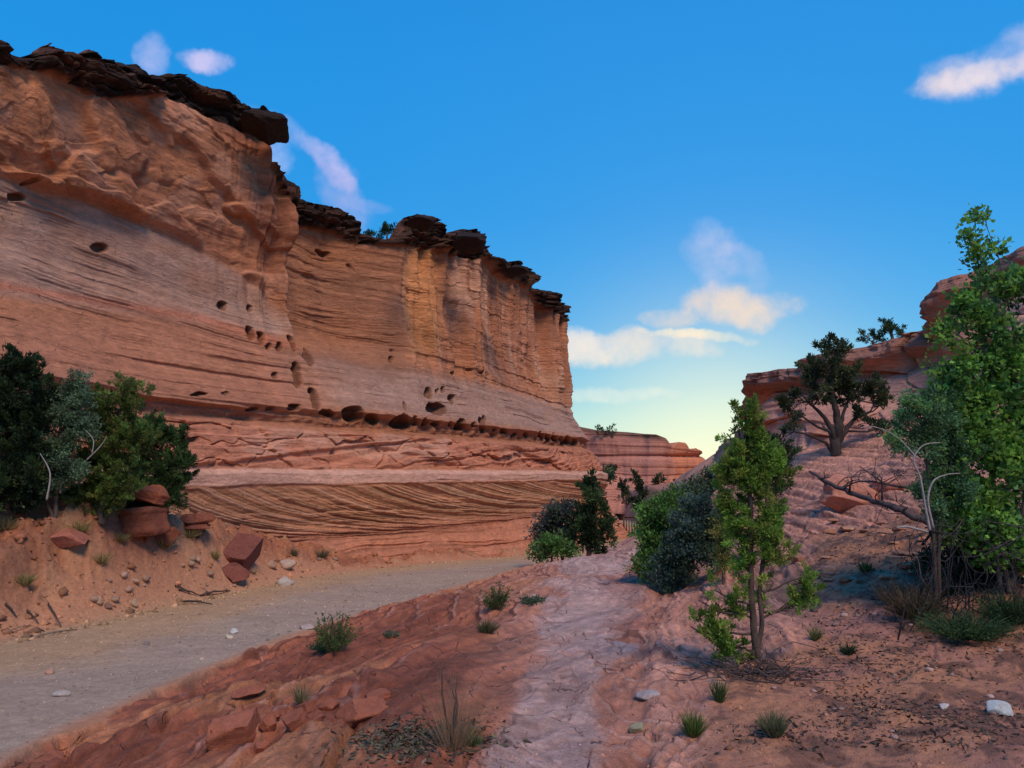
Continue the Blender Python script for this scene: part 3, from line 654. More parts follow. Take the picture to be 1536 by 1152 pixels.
def fine_h(X, Y, want_col=False):
    z0, dr, dl = base_h(X, Y)
    R = np.hypot(X, Y)
    w1 = fbm(X * .35, Y * .35, 1.1, 4)
    px, py = proj(X, Y, z0)
    slick = sst(dr + .22 * fbm(X * 1.3, Y * 1.3, 99, 3), -.02, .07) * sst(R, 45, 38)
    # sandy right side: below a line; the rest of the right slope is rock
    wob = 60 * fbm(X * .9, Y * .7, 88, 4)
    sandR = slick * sst(py, 745, 800) * sst(px + wob, pl(py, [(700, 1330), (790, 1330), (800, 1215), (870, 1190), (960, 1190), (1010, 1115), (1060, 1060), (1152, 990)]), pl(py, [(700, 1370), (790, 1370), (800, 1250), (870, 1235), (960, 1230), (1010, 1160), (1060, 1100), (1152, 1060)]))
    rock = slick * (1 - sandR)
    bank = sst(dl, .3, 1.2)
    # slickrock relief: thin beds stepping along the slope
    flow = fbm(X * .22 + .1 * Y, Y * .12, 3.3, 3)
    hump = rock * sst(px, 985, 960)
    rightr = rock * (1 - sst(px, 985, 960))
    # bedding coordinate: height plus gentle dip, strongly warped
    q = z0 * 1.0 + .10 * X - .03 * Y + .16 * flow + .05 * fbm(X * .9, Y * .5, 5, 3)
    st = lam(q * 14, 41) * .030 + lam(q * 31, 42) * .017 + lam(q * 70, 43) * .007
    swell = .07 * fbm(X * .8 + .3 * Y, Y * .45, 9, 4)
    cr = ridged(X * .9 + .5 * w1 + .25 * Y, Y * .55 - .3 * X, 2.2, 2)
    crack = -.05 * sst(cr, .86, .97) * sst(fbm(X * .3, Y * .3, 14, 2), -.1, .3)
    # smooth worn strip of the hump (the pale path people walk on)
    strip = hump * sst(np.abs(px + 55 * fbm(X * 1.1, Y * .5, 78, 3) + 16 * fbm(X * 4, Y * 3, 79, 3) - pl(py, [(820, 905), (900, 890), (960, 850), (1050, 820), (1152, 815)])), pl(py, [(820, 75), (900, 75), (1000, 88), (1152, 100)]), pl(py, [(820, 45), (900, 45), (1000, 60), (1152, 72)])) 
    strip = strip * sst(fbm(X * .7, Y * .4, 77, 4) + .12 * fbm(X * 5, Y * 4, 76, 3), -.48, -.2)
    # swirled beds right of the strip (contorted)
    sw = hump * sst(px, 880, 930) + rightr * .55 * sst(py, 800, 900)
    qs = 1.3 * fbm(X * .45, Y * .28, 61, 3) + z0 * .6
    swirl = lam(qs * 7, 45) * .05 + lam(qs * 17, 46) * .018
    # step ledges crossing the strip
    led = lam((Y + .5 * X + 1.2 * fbm(X * .5, Y * .2, 19, 3)) * .42, 51) * .05
    blocks = hump * sst(px, 690, 600) * sst(fbm(X * .5, Y * .5, 71, 2) + .25 * sst(py, 980, 1060), .0, .25)
    bx = lam(X * 2.6 + Y * 1.1 + .8 * fbm(X, Y, 1, 2), 52) * .03 + lam(Y * 3.0 - X * 1.7 + .8 * fbm(X, Y, 9, 2), 53) * .03
    h = z0 + rock * (st * (1.6 - .9 * strip) + swell + crack * (1 - .6 * strip)) + sw * swirl * .75 * sst(fbm(X * .6, Y * .4, 44, 3), -.3, .15) + hump * led + blocks * bx
    cxx = X + .25 * fbm(X * 1.5, Y * 1.5, 91, 3); cyy = Y + .25 * fbm(X * 1.5, Y * 1.5, 95, 3)
    ea, ra = cell(cxx * .9 + .35 * cyy, cyy * .55 - .5 * cxx, 21); eb, rb = cell(cxx * 2.6 + cyy, cyy * 1.7 - 1.3 * cxx, 22)
    qa = z0 * 7 + .5 * X + 1.3 * fbm(X * .5 + .3 * Y, Y * .35, 61, 4) + .35 * fbm(X * 3, Y * 3, 62, 3)
    ta = terr(qa); tb_ = terr(qa * 2.7 + .6 * fbm(X * 2, Y * 1.5, 64, 3)); ma = rock * (1 - .8 * strip) * (1 - sw) * sst(fbm(X * .4, Y * .4, 65, 3), -.35, .1)
    qb = 3.4 * fbm(X * .5 + .12 * Y, Y * .22 - .1 * X, 66, 3) + .5 * fbm(X * 2.5, Y * 1.8, 67, 3) + z0 * 1.5
    tc_ = terr(qb * 2.2); td = terr(qb * 6.1); mb = np.clip(sw + .55 * strip + .12 * rightr, 0, 1) * sst(fbm(X * .7, Y * .5, 68, 3), -.4, .1)
    h = h + ma * (.055 * ta + .022 * tb_) + mb * (.05 * tc_ + .016 * td)
    h = h + rock * (.012 * fbm(X * 6, Y * 6, 69, 4) + .05 * fbm(X * 1.7, Y * 1.4, 70, 3))
    brk = rock * (1 - .8 * strip) * np.clip(sst(fbm(X * .35, Y * .3, 55, 3), -.2, .25) + .5 * rightr, 0, 1)
    h = h + brk * (.035 * ra - .05 * sst(ea, .09, 0)) + brk * (.016 * rb - .022 * sst(eb, .12, 0)) + blocks * (.05 * ra - .08 * sst(ea, .1, 0))
    # sand
    rg = fbm(X * 3.3, Y * 3.3, 6, 4)
    h = h + sandR * .025 * fbm(X * 5, Y * 5, 12, 4) + sandR * (.05 * fbm(X * 1.6, Y * 1.6, 4, 4) + .018 * rg + .010 * fbm(X * 11, Y * 11, 3, 2))
    h = h + sandR * sst(py, 930, 830) * (.035 * lam((z0 + .05 * X + .06 * w1) * 13, 54))
    # bank: gullied, lumpy dirt
    h = h + bank * (.24 * fbm(X * .9, Y * .9, 8, 4) + .07 * rg + .03 * fbm(X * 9, Y * 9, 3, 2) - .20 * sst(ridged(X * .35 + .25 * w1, Y * .35, 5, 2), .78, .95) * sst(R, 26, 20))
    gx, gy = P(75, 880, 13.4)[:2]
    h = h - bank * .55 * np.exp(-(((X - gx) * .8 + (Y - gy) * .35) / .35) ** 2 - (((Y - gy)) / 1.1) ** 2)
    e3, r3 = cell(cxx * 1.7, cyy * 1.7, 24); e4, r4 = cell(cxx * 5, cyy * 5, 25)
    h = h + bank * (.17 * r3 * sst(e3, 0, .3) + .07 * r4 * sst(e4, 0, .3) + .06 * terr(z0 * 3.3 + fbm(X * .9, Y * .9, 81, 3)) + .03 * r4 * sst(e4, 0, .2)) + sandR * (.022 * r4 * sst(e4, 0, .2) * sst(r4, .2, .5) + .02 * r3 * sst(e3, 0, .25))
    road = sst(-dr, -.05, .3) * sst(-dl, -.4, .3)
    h = h + road * (.012 * fbm(X * 1.2, Y * 1.2, 2, 3) + 0.014 * fbm(X * 6, Y * 6, 3, 4) + .03 * fbm(X * .4, Y * .4, 9, 2))
    far = sst(R, 55, 75)
    h = h + far * (.8 * fbm(X * .08, Y * .08, 4, 4) + .5 * lam(z0 * .5 + fbm(X * .06, Y * .06, 3, 3) * 2, 55) * .5)
    if not want_col: return h
    n = fbm(X * 1.3, Y * 1.3, 21, 4); nf = fbm(X * 6, Y * 6, 22, 3)
    C = np.broadcast_to(SANDC, X.shape + (3,)).astype(np.float32).copy()
    # rock colours
    rc = np.broadcast_to(np.array((.37, .125, .07)), C.shape).copy()
    rc = mixc(rc, (.20, .062, .038), sst(n + .6 * lam(q * 14, 41) + .3 * lam(q * 70, 43), -.1, .5) * .7 * (1 - strip))
    rc = mixc(rc, (.50, .235, .165), np.clip(sst(px + 60 * n, 660, 820), 0, 1) * .75)
    rc = mixc(rc, (.50, .325, .285), strip * .95)
    rc = mixc(rc, (.58, .40, .36), strip * sst(n, .0, .45) * .6)
    rc = mixc(rc, (.60, .29, .205), rightr * (.75 + .2 * n))
    rc = mixc(rc, (.33, .13, .10), sw * sst(lam(qs * 7, 45), .1, .7) * .55)
    rc = mixc(rc, (.56, .25, .12), hump * sst(fbm(X * .55, Y * .8, 33, 3), .12, .3) * sst(px, 900, 700) * .5)
    rc = rc * (1 + .20 * lam(q * 31, 42) * (1 - .5 * strip) + .14 * lam(q * 70, 43) + .14 * nf)[..., None]
    rc = mixc(rc, (.13, .06, .045), np.clip(brk * (.6 * sst(ea, .06, 0) + .4 * sst(eb, .07, 0)), 0, 1))
    fa = qa - np.floor(qa); fb = qb * 2.2 - np.floor(qb * 2.2); fd = qb * 6.1 - np.floor(qb * 6.1)
    rc = mixc(rc, (.14, .055, .04), ma * sst(fa, .86, .94) * sst(fa, 1.0, .97) * .8 + mb * sst(fb, .86, .93) * sst(fb, 1.0, .97) * .75)
    rc = mixc(rc, (.62, .40, .34), mb * sst(fb, .0, .06) * sst(fb, .22, .06) * .5 + ma * sst(fa, 0, .05) * sst(fa, .15, .05) * .35)
    rc = mixc(rc, (.27, .10, .075), mb * sst(fd, .6, .95) * .4)
    rc = rc * (1 + .22 * fbm(X * 9, Y * 9, 72, 4) + .12 * fbm(X * 2.6, Y * 2.6, 73, 3))[..., None]
    rc = rc * (1 + .16 * ra * brk + .08 * rb)[..., None]
    C = C * (1 - rock[..., None]) + rc * rock[..., None]
    sc = mixc(np.broadcast_to(np.array((.36, .165, .13)), C.shape), (.44, .20, .115), sst(n + .6 * sst(py, 980, 850), -.2, .5))
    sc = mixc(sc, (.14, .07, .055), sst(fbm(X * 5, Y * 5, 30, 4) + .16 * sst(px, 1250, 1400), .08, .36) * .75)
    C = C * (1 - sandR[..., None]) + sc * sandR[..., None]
    bc = mixc(np.broadcast_to(np.array((.37, .14, .07)), C.shape), (.44, .25, .14), sst(n + .3 * nf, -.1, .4) * .7)
    bc = mixc(bc, (.22, .075, .045), sst(fbm(X * .8, Y * .8, 35, 3), .05, .35) * .6)
    C = C * (1 - bank[..., None]) + bc * bank[..., None]
    bc = .86 * bc * (1 + .34 * fbm(X * 4, Y * 4, 83, 4) + .12 * r3)[..., None]
    edge = sst(dl + .8 * n + .9 * sst(Y, 18, 9), -2.6, -.8) * (1 - bank)
    roadc = mixc(np.broadcast_to(np.array((.37, .265, .20)), C.shape), (.42, .32, .235), sst(n, -.3, .4) * .5)
    roadc = mixc(roadc, (.44, .27, .15), edge * .9)
    roadc = roadc * (1 + .10 * nf + .14 * fbm(X * 12, Y * 12, 85, 3) + .10 * fbm(X * 1.1, Y * 2.2, 86, 3))[..., None]
    sc = sc * (1 + .2 * fbm(X * 10, Y * 10, 87, 3))[..., None]
    C = C * (1 - road[..., None]) + roadc * road[..., None]
    fc = mixc(np.broadcast_to(np.array((.52, .24, .16)), C.shape), (.40, .17, .11), sst(fbm(X * .1, Y * .2, 3, 3), -.1, .3))
    ff = sst(R, 50, 62)[..., None] * (1 - road[..., None]); C = C * (1 - ff) + fc * ff
    return h, np.clip(C, .01, .9), rock, road, sandR

def build_ground():
    fine = np.radians(np.linspace(-40, 40, 1150)); 
    az = np.concatenate([np.radians(np.linspace(-180, -40.5, 110)), fine, np.radians(np.linspace(40.5, 180, 110))])
    r = np.concatenate([np.linspace(.15, 3.2, 14), np.geomspace(3.3, 62, 900), np.geomspace(62.6, 420, 130)])
    A, Rr = np.meshgrid(az, r, indexing='ij')
    X = Rr * np.sin(A); Y = Rr * np.cos(A)
    h, C, rock, road, sandR = fine_h(X, Y, True)
    G = np.stack([X, Y, h], -1)
    def fm(a): return (a[:-1, :-1] + a[1:, 1:] + a[1:, :-1] + a[:-1, 1:]) / 4 > .5
    mr, mroad = fm(rock), fm(road)
    mroad &= ~mr
    g = grid_obj('ground', G, C, M_SAND, ~(mr | mroad), smooth=True, flip=True)
    tagp(g, 'red sandy ground with scattered grit and eroded bank', 'ground', kind='structure')
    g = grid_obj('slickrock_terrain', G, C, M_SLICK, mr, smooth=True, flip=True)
    tagp(g, 'layered red and lilac slickrock hump sloping to the gravel road', 'rock terrain', kind='structure')
    g = grid_obj('road', G, C, M_ROAD, mroad, smooth=True, flip=True)
    tagp(g, 'pale grey gravel road running along the foot of the cliff', 'road', kind='structure')
build_ground()

def gz(x, y): return float(fine_h(np.array([x]), np.array([y]))[0])
def ground_hit(px, py, y0=3.0, y1=90.0):
    """world point where the pixel's ray meets the ground"""
    a, b = ray(px, py); Ys = np.geomspace(y0, y1, 500)
    h = fine_h(a * Ys, Ys); d = b * Ys - h
    i = np.argmax(d < 0) if (d < 0).any() else len(Ys) - 1
    if i == 0: i = 1
    t = d[i - 1] / (d[i - 1] - d[i] + 1e-9); Y = Ys[i - 1] + t * (Ys[i] - Ys[i - 1])
    return np.array([a * Y, Y, gz(a * Y, Y)])

# ------------------------------------------------------------------ right hill and far cliffs (lofts between a foot line and a rim line)
def loft(name, foot, rim, NI, NJ, label, cat, colfn, dispfn, back=10, capn=.0, mat=M_CLIFF, belly=None, drop=1.2):
    nf = len(foot); ft = np.array([P(*c) for c in foot]); rt = np.array([P(*c) for c in rim])
    def res(pts, n, lin):
        seg = np.linalg.norm(np.diff(pts, axis=0), axis=1); S = np.concatenate([[0], np.cumsum(seg)])
        return S
    # both lines are parametrised by pixel column of the rim
    pr = np.array([c[0] for c in rim], float); pf = np.array([c[0] for c in foot], float)
    u = np.linspace(pr[0], pr[-1], NI)
    Rm = np.stack([np.interp(u, pr, rt[:, k]) for k in range(3)], -1)
    uf = np.linspace(0, 1, NI); 
    fm_ = np.interp(u, np.interp(np.linspace(0, 1, nf), np.linspace(0, 1, nf), np.linspace(pr[0], pr[-1], nf)) if False else pf, np.arange(nf))
    fi = np.clip(fm_, 0, nf - 1.0001); a = fi.astype(int); f = (fi - a)[:, None]
    Ft = ft[a] * (1 - f) + ft[a + 1] * f
    kk = 31; kr = np.hanning(kk); kr /= kr.sum()
    Ft = np.stack([np.convolve(np.pad(Ft[:, k], kk // 2, 'edge'), kr, 'valid') for k in range(3)], -1)
    Rxy = np.stack([np.convolve(np.pad(Rm[:, k], kk // 2, 'edge'), kr, 'valid') for k in range(2)], -1)
    # keep silhouettes: rescale rim z with the smoothed depth
    Rn = np.concatenate([Rxy, (Rm[:, 2] * Rxy[:, 1] / Rm[:, 1])[:, None]], -1)
    Ft[:, 2] -= drop
    v = np.linspace(0, 1, NJ)[None, :]
    bl = belly(v) if belly is not None else v
    G = np.empty((NI, NJ, 3))
    G[..., :2] = Ft[:, None, :2] * (1 - bl[..., None]) + Rn[:, None, :2] * bl[..., None]
    G[..., 2] = Ft[:, None, 2] * (1 - v) + Rn[:, None, 2] * v
    t = np.gradient(Ft[:, :2] * .5 + Rn[:, :2] * .5, axis=0); t = np.stack([np.convolve(np.pad(t[:, k], kk // 2, 'edge'), kr, 'valid') for k in range(2)], -1)
    t /= np.linalg.norm(t, axis=1)[:, None]; nrm = np.stack([t[:, 1], -t[:, 0]], -1)
    if np.mean(nrm[:, 1]) > 0: nrm = -nrm
    s = np.concatenate([[0], np.cumsum(np.linalg.norm(np.diff(Rn[:, :2], axis=0), axis=1))])
    Sg = np.repeat(s[:, None], NJ, 1); Z = G[..., 2]
    px, py = proj(G[..., 0], G[..., 1], Z)
    rimz = np.repeat(Rn[:, 2:3], NJ, 1)
    D = dispfn(Sg, Z, rimz - Z, px, py)
    C = colfn(Sg, Z, rimz - Z, px, py)
    G[..., 0] += nrm[:, None, 0] * D; G[..., 1] += nrm[:, None, 1] * D
    NT = 20; bk = (np.linspace(0, 1, NT + 1)[1:] ** 1.4) * back
    tX = G[:, -1:, 0] - nrm[:, None, 0] * bk; tY = G[:, -1:, 1] - nrm[:, None, 1] * bk; tZ = G[:, -1:, 2] - .12 * bk + .1 * fbm(tX, tY, 3, 3)
    tZ = np.minimum(tZ, G[:, -1:, 2])
    G = np.concatenate([G, np.stack([tX, tY, tZ], -1)], 1)
    C = np.concatenate([C, np.repeat(C[:, -1:], NT, 1)], 1)
    o = grid_obj(name, G, np.clip(C, .01, .9), mat, smooth=False)
    tagp(o, label, cat, kind='structure')
    return o

def hill_disp(S, Z, dz, px, py):
    cap = sst(dz, .75, .55) * sst(px, 1100, 1150)
    w = fbm(S * .3, Z * .4, 2, 3)
    q = Z + .12 * S + .5 * w
    D = .5 * fbm(S * .22, Z * .3, 8, 4) + .10 * lam(q * 1.7, 61) + .05 * lam(q * 4.3, 62) * sst(fbm(S * .6, Z, 6, 3), -.2, .3) + .02 * lam(q * 10, 63)
    e_, r_ = cell(S * .35 + .4 * Z + .4 * w, Z * .55 - .2 * S, 31); D += .22 * r_ - .14 * sst(e_, .08, 0)
    D += -.12 * sst(ridged(S * .5 + .4 * Z, Z * .5, 3, 2), .8, .95)
    D += -.55 * np.exp(-((dz - 1.0) / .3) ** 2) * sst(px, 1120, 1150)
    D += cap * (.25 + .22 * lam(S * 1.1, 64) + .2 * lam(dz * 5.5 + .4 * w, 65) + .12 * fbm(S * 3, Z * 4, 3, 3))
    return D * sst(px, 1060, 1120)* 1.0 + .3 * fbm(S * .5, Z, 3, 3)
def hill_col(S, Z, dz, px, py):
    n = fbm(S * .3, Z * .5, 31, 4); n2 = fbm(S * 1.5, Z * 2, 32, 4)
    C = mixc(np.broadcast_to(np.array((.66, .285, .195)), S.shape + (3,)), (.62, .36, .27), sst(n, -.2, .3) * .6)
    C = mixc(C, (.50, .22, .14), sst(fbm(S * .35, Z * .8, 36, 3), .1, .35) * .5)
    cap = sst(dz, .70, .5)
    C = mixc(C, (.22, .10, .075), cap * .7)
    C = mixc(C, (.34, .17, .13), sst(dz, 2.0, .9) * sst(px, 1300, 1200) * .3)
    return C * (1 + .15 * n2 + .12 * lam(Z * 5 + .6 * S, 66))[..., None]
HF = [(1055, 705, 85), (1085, 712, 52), (1115, 708, 36), (1150, 706, 29), (1210, 702, 22.5), (1280, 695, 20), (1360, 690, 18), (1450, 690, 15.5), (1540, 660, 14.2), (1700, 640, 13), (2100, 640, 11)]
HR = [(1055, 704, 90), (1062, 697, 80), (1078, 672, 68), (1088, 660, 62), (1100, 655, 54), (1112, 642, 48), (1124, 630, 44), (1133, 612, 40), (1144, 592, 36), (1148, 566, 33.5), (1152, 560, 33), (1180, 554, 31.5), (1208, 552, 30.5), (1212, 540, 30), (1225, 534, 29.5),
      (1260, 526, 28.5), (1300, 524, 27.5), (1345, 513, 26.5), (1370, 503, 26), (1390, 495, 25.5), (1402, 475, 25), (1414, 452, 24.5), (1424, 424, 24), (1440, 416, 23.6), (1470, 404, 23), (1500, 390, 22), (1536, 375, 21), (1600, 350, 20), (1800, 300, 17), (2100, 280, 14)]
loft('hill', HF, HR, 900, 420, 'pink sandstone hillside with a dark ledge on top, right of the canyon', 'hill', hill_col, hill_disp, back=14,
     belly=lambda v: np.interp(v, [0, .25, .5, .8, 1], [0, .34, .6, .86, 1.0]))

def far_disp(S, Z, dz, px, py):
    w = fbm(S * .05, Z * .1, 2, 3); q = Z + .05 * S + 1.2 * w
    return (1.6 * fbm(S * .07, Z * .05, 8, 4) + 1.2 * ridged(S * .09, Z * .03, 5, 3)) * sst(px, 1000, 970) + .16 * lam(q * .8, 71) + .12 * lam(q * 2.2, 72) + .7 * ridged(S * .25, Z * .06, 15, 3) - .6 * np.exp(-((py - 684) / 2.5) ** 2)
def far_col(S, Z, dz, px, py):
    n = fbm(S * .08, Z * .3, 31, 4)
    C = mixc(np.broadcast_to(np.array((.50, .22, .16)), S.shape + (3,)), (.66, .25, .13), sst(px + 12 * n, 990, 1010))
    C = mixc(C, (.33, .13, .10), sst(n, 0, .35) * .5)
    C = mixc(C, (.12, .07, .05), sst(dz, .9, .4) * sst(px, 1000, 985) * .8)
    return C * (1 + .16 * lam(Z * 1.6 + .1 * S, 73) + .12 * lam(Z * 4, 74) + .12 * fbm(S * .6, Z, 3, 3))[..., None]
FF = [(780, 735, 104), (900, 733, 100), (1000, 738, 98), (1040, 738, 108), (1110, 735, 120)]
FR = [(780, 628, 112), (840, 634, 110), (862, 637, 108), (875, 641, 107), (900, 646, 106), (940, 648, 104), (968, 651, 103), (985, 652, 102), (995, 658, 102), (1000, 667, 103), (1006, 668, 106), (1014, 663, 107), (1024, 664, 108), (1029, 673, 109), (1034, 674, 112), (1041, 672, 112), (1048, 678, 114), (1060, 693, 120), (1080, 699, 125), (1110, 704, 130)]
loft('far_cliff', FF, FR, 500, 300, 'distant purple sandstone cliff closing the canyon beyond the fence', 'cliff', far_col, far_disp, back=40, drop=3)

SCENE_MARK = 1
# ------------------------------------------------------------------ rocks
def rock(name, px, py, Y, size, seed, color, label, cat='rock', rotz=0., tilt=(0, 0), blocky=.5, layer=.0, group=None, sub=4, mat=M_STONE, sink=.25, amp=.25, onground=True):
    """Y None: drop on the ground under the pixel (px,py = middle of its foot)"""
    base = ground_hit(px, py) if Y is None else P(px, py, Y)
    V, Fc = rock_blob(size, seed, sub, blocky, layer, amp)
    r = np.random.default_rng(seed + 500)
    ca, sa = math.cos(rotz), math.sin(rotz); tx, ty = tilt
    Rx = np.array([[1, 0, 0], [0, math.cos(tx), -math.sin(tx)], [0, math.sin(tx), math.cos(tx)]]); Ry = np.array([[math.cos(ty), 0, math.sin(ty)], [0, 1, 0], [-math.sin(ty), 0, math.cos(ty)]])
    Rz = np.array([[ca, -sa, 0], [sa, ca, 0], [0, 0, 1]])
    V = V @ (Rz @ Ry @ Rx).T
    V[:, 2] -= V[:, 2].min() + sink * size[2]
    c = np.asarray(color) * (1 + .18 * fbm(V[:, 0] * 4 + seed, V[:, 1] * 4, V[:, 2] * 4, 3))[:, None]
    fl = [i for f in Fc for i in f]; n = len(Fc)
    o = link_mesh(name, V, fl, np.arange(n) * 3, np.full(n, 3), mat, np.clip(c, .01, .9), None, False)
    o.location = [float(v) for v in base]
    tagp(o, label, cat, group)
    return o

# ------------------------------------------------------------------ vegetation
def col_var(base, n, rng, v=.25, hue=.08):
    c = np.asarray(base)[None] * (1 + v * rng.normal(size=(n, 1)))
    c = c * (1 + hue * rng.normal(size=(n, 3)))
    return np.clip(c, .004, .8)
def leaves(Pt, Dr, kind, size, C, rng):
    """one small clump of leaf faces per point; returns faces (n,k,3) and colours"""
    n = len(Pt)
    m = {'scale': 8, 'broad': 4, 'small': 6}[kind]
    p = np.repeat(Pt, m, 0); d = np.repeat(Dr, m, 0) + rng.normal(size=(n * m, 3)) * (.75 if kind == 'scale' else 1.1)
    d /= np.linalg.norm(d, axis=1)[:, None]
    side = np.cross(d, rng.normal(size=d.shape)); side /= np.linalg.norm(side, axis=1)[:, None]
    p = p + rng.normal(size=p.shape) * size * (.25 if kind == 'scale' else .55)
    L = size * rng.uniform(.6, 1.2, (n * m, 1)); w = L * {'scale': .16, 'broad': .36, 'small': .30}[kind]
    nn = np.cross(d, side)
    if kind == 'scale':
        V = np.stack([p - side * w, p + d * L * .6 - side * w * .9 + nn * w * .5, p + d * L, p + d * L * .55 + side * w], 1)
    else:
        V = np.stack([p, p + d * L * .5 + side * w + nn * w * .4, p + d * L, p + d * L * .5 - side * w + nn * w * .4], 1)
    Cc = np.repeat(C, m, 0) * rng.uniform(.8, 1.2, (n * m, 1))
    return V, Cc
def bend(a, b, rng, n=6, sag=.12, up=.15):
    a = np.asarray(a, float); b = np.asarray(b, float); t = np.linspace(0, 1, n)[:, None]; L = np.linalg.norm(b - a)
    mid = rng.normal(size=3) * sag * L + np.array([0, 0, up * L * -1])
    return a * (1 - t) + b * t + mid * (4 * t * (1 - t)) * .5 + rng.normal(size=(n, 3)) * .02 * L * (t * (1 - t) * 4)
BARK_C = (.10, .072, .062)
def plant(name, Y, foot, trunks, lobes, label, cat, kind='scale', size=.05, color=(.05, .09, .03), alt=None, seed=1, dens=1.0, clump=.12, fill=1.0, depth=.9,
          bark=BARK_C, twig_r=.006, limb_r=.02, group=None, bare=None, top_fade=None, gap=.0, footz=None, twigs=1.0):
    """foot, trunks and lobes are given as sightings at the plant's own distance Y; lobes (px,py,rx,ry[,dY])"""
    rng = np.random.default_rng(seed)
    if Y is None: Y = float(ground_hit(foot[0], foot[1])[1])
    base = P(foot[0], foot[1], Y)
    if footz is None: base[2] = gz(base[0], base[1])
    else: base[2] = footz
    root = empty(name, base); tagp(root, label, cat, group)
    tb = Buf(); nodes = []
    for tr in trunks:
        pts = [base + np.array([rng.normal() * .03, 0, -.08])] + [P(t[0], t[1], Y + (t[3] if len(t) > 3 else 0)) for t in tr]
        pts = np.array(pts); r = [tr[0][2] * 1.25] + [t[2] for t in tr]
        cc = catmull(pts, 6 * len(pts)); rr = np.interp(np.linspace(0, 1, len(cc)), np.linspace(0, 1, len(r)), r)
        cc = cc + fbm(np.arange(len(cc))[:, None] * .5 + seed, np.array([[1, 5, 9]]), 0, 2) * rr[:, None] * .8
        tb.tube(cc - base, rr, 8, bark); nodes += list(zip(cc, rr))
    npos = np.array([n_[0] for n_ in nodes]); nrad = np.array([n_[1] for n_ in nodes])
    AV, AC = [], []
    s = Y / F
    for lb in lobes:
        px, py, rx, ry = lb[:4]; dy = lb[4] if len(lb) > 4 else 0
        c = P(px, py, Y + dy); rr = np.array([rx * s, max(min(rx, ry) * s, (rx + ry) * .5 * s * depth), ry * s])
        # limb
        cost = np.linalg.norm(npos - c, axis=1) + 1.2 * np.maximum(npos[:, 2] - c[2] + .1, 0)
        k = int(np.argmin(cost)); a = npos[k]
        lp = bend(a, c, rng, 7); lr = np.linspace(min(nrad[k] * .7, limb_r), twig_r * 1.3, 7)
        if np.linalg.norm(a - c) > .03: tb.tube(lp - base, lr, 5, bark)
        area = rx * ry * math.pi * (4 / 9)                      # in rendered pixels
        cpx = (clump / (Y / 773)) ** 2 * 2.2
        nc = max(3, int(area / cpx * 3.0 * fill))
        u = rng.normal(size=(nc, 3)); u /= np.linalg.norm(u, axis=1)[:, None]
        cc = c + u * (rng.uniform(0, 1, (nc, 1)) ** .45) * rr
        if gap:
            g_ = fbm(cc[:, 0] / clump * .35 + seed, cc[:, 1] / clump * .35, cc[:, 2] / clump * .35, 2); cc = cc[g_ > -.5 + gap]
            if len(cc) == 0: continue
        nc = len(cc)
        for q in range(int(min(nc, 40) * twigs)):
            kk = rng.integers(2, 7); w = bend(lp[kk], cc[q % nc], rng, 4); tb.tube(w - base, [twig_r, twig_r * .9, twig_r * .7, twig_r * .4], 3, bark)
        base_c = np.asarray(color) if alt is None else np.where(rng.random((nc, 1)) < .35, np.asarray(alt)[None], np.asarray(color)[None])
        cv = np.clip(base_c * 1.5 * (1 + .32 * rng.normal(size=(nc, 1))), .004, .8)
        nt_ = max(3, int(cpx / 3.0 * dens / (size / (Y / 773)) * 2.0 * (.55 if kind == 'broad' else 1)))
        u2 = rng.normal(size=(nc, nt_, 3)) * .48
        if kind == 'scale':        # tufts strung along short upright sprigs
            ax = (cc - c) / rr * .7 + rng.normal(size=(nc, 3)) * .45 + np.array([0, 0, .8]); ax /= np.linalg.norm(ax, axis=1)[:, None]
            tt = rng.uniform(-.6, 1.5, (nc, nt_, 1)); u2 = u2 * .42 * (1.25 - .55 * tt) + ax[:, None] * tt
        Pt = (cc[:, None] + u2 * clump * np.array([1, 1, .8])).reshape(-1, 3)
        out = (cc - c) / rr; Dr = (out[:, None] * .6 + u2 * 1.0 + np.array([0, 0, .55])).reshape(-1, 3)
        V, C = leaves(Pt, Dr, kind, size, np.repeat(cv, nt_, 0), rng)
        AV.append(V); AC.append(C)
    if bare:
        for br in bare:
            pts = catmull(np.array([P(t[0], t[1], Y + (t[3] if len(t) > 3 else 0)) for t in br]), 5 * len(br))
            tb.tube(pts - base, np.interp(np.linspace(0, 1, len(pts)), np.linspace(0, 1, len(br)), [t[2] for t in br]), 5, (.34, .31, .31))
    tb.build('trunk', M_BARK, root)
    V = np.concatenate(AV) - base; C = np.concatenate(AC)
    quads_obj('crown', V, C, M_LEAF, root)
    return root
def jitter(c, k): return tuple(v * k for v in c)
JG = (.085, .15, .035); JD = (.03, .055, .022); TEAL = (.085, .14, .125); OLV = (.12, .135, .04); BRIGHT = (.13, .31, .045)

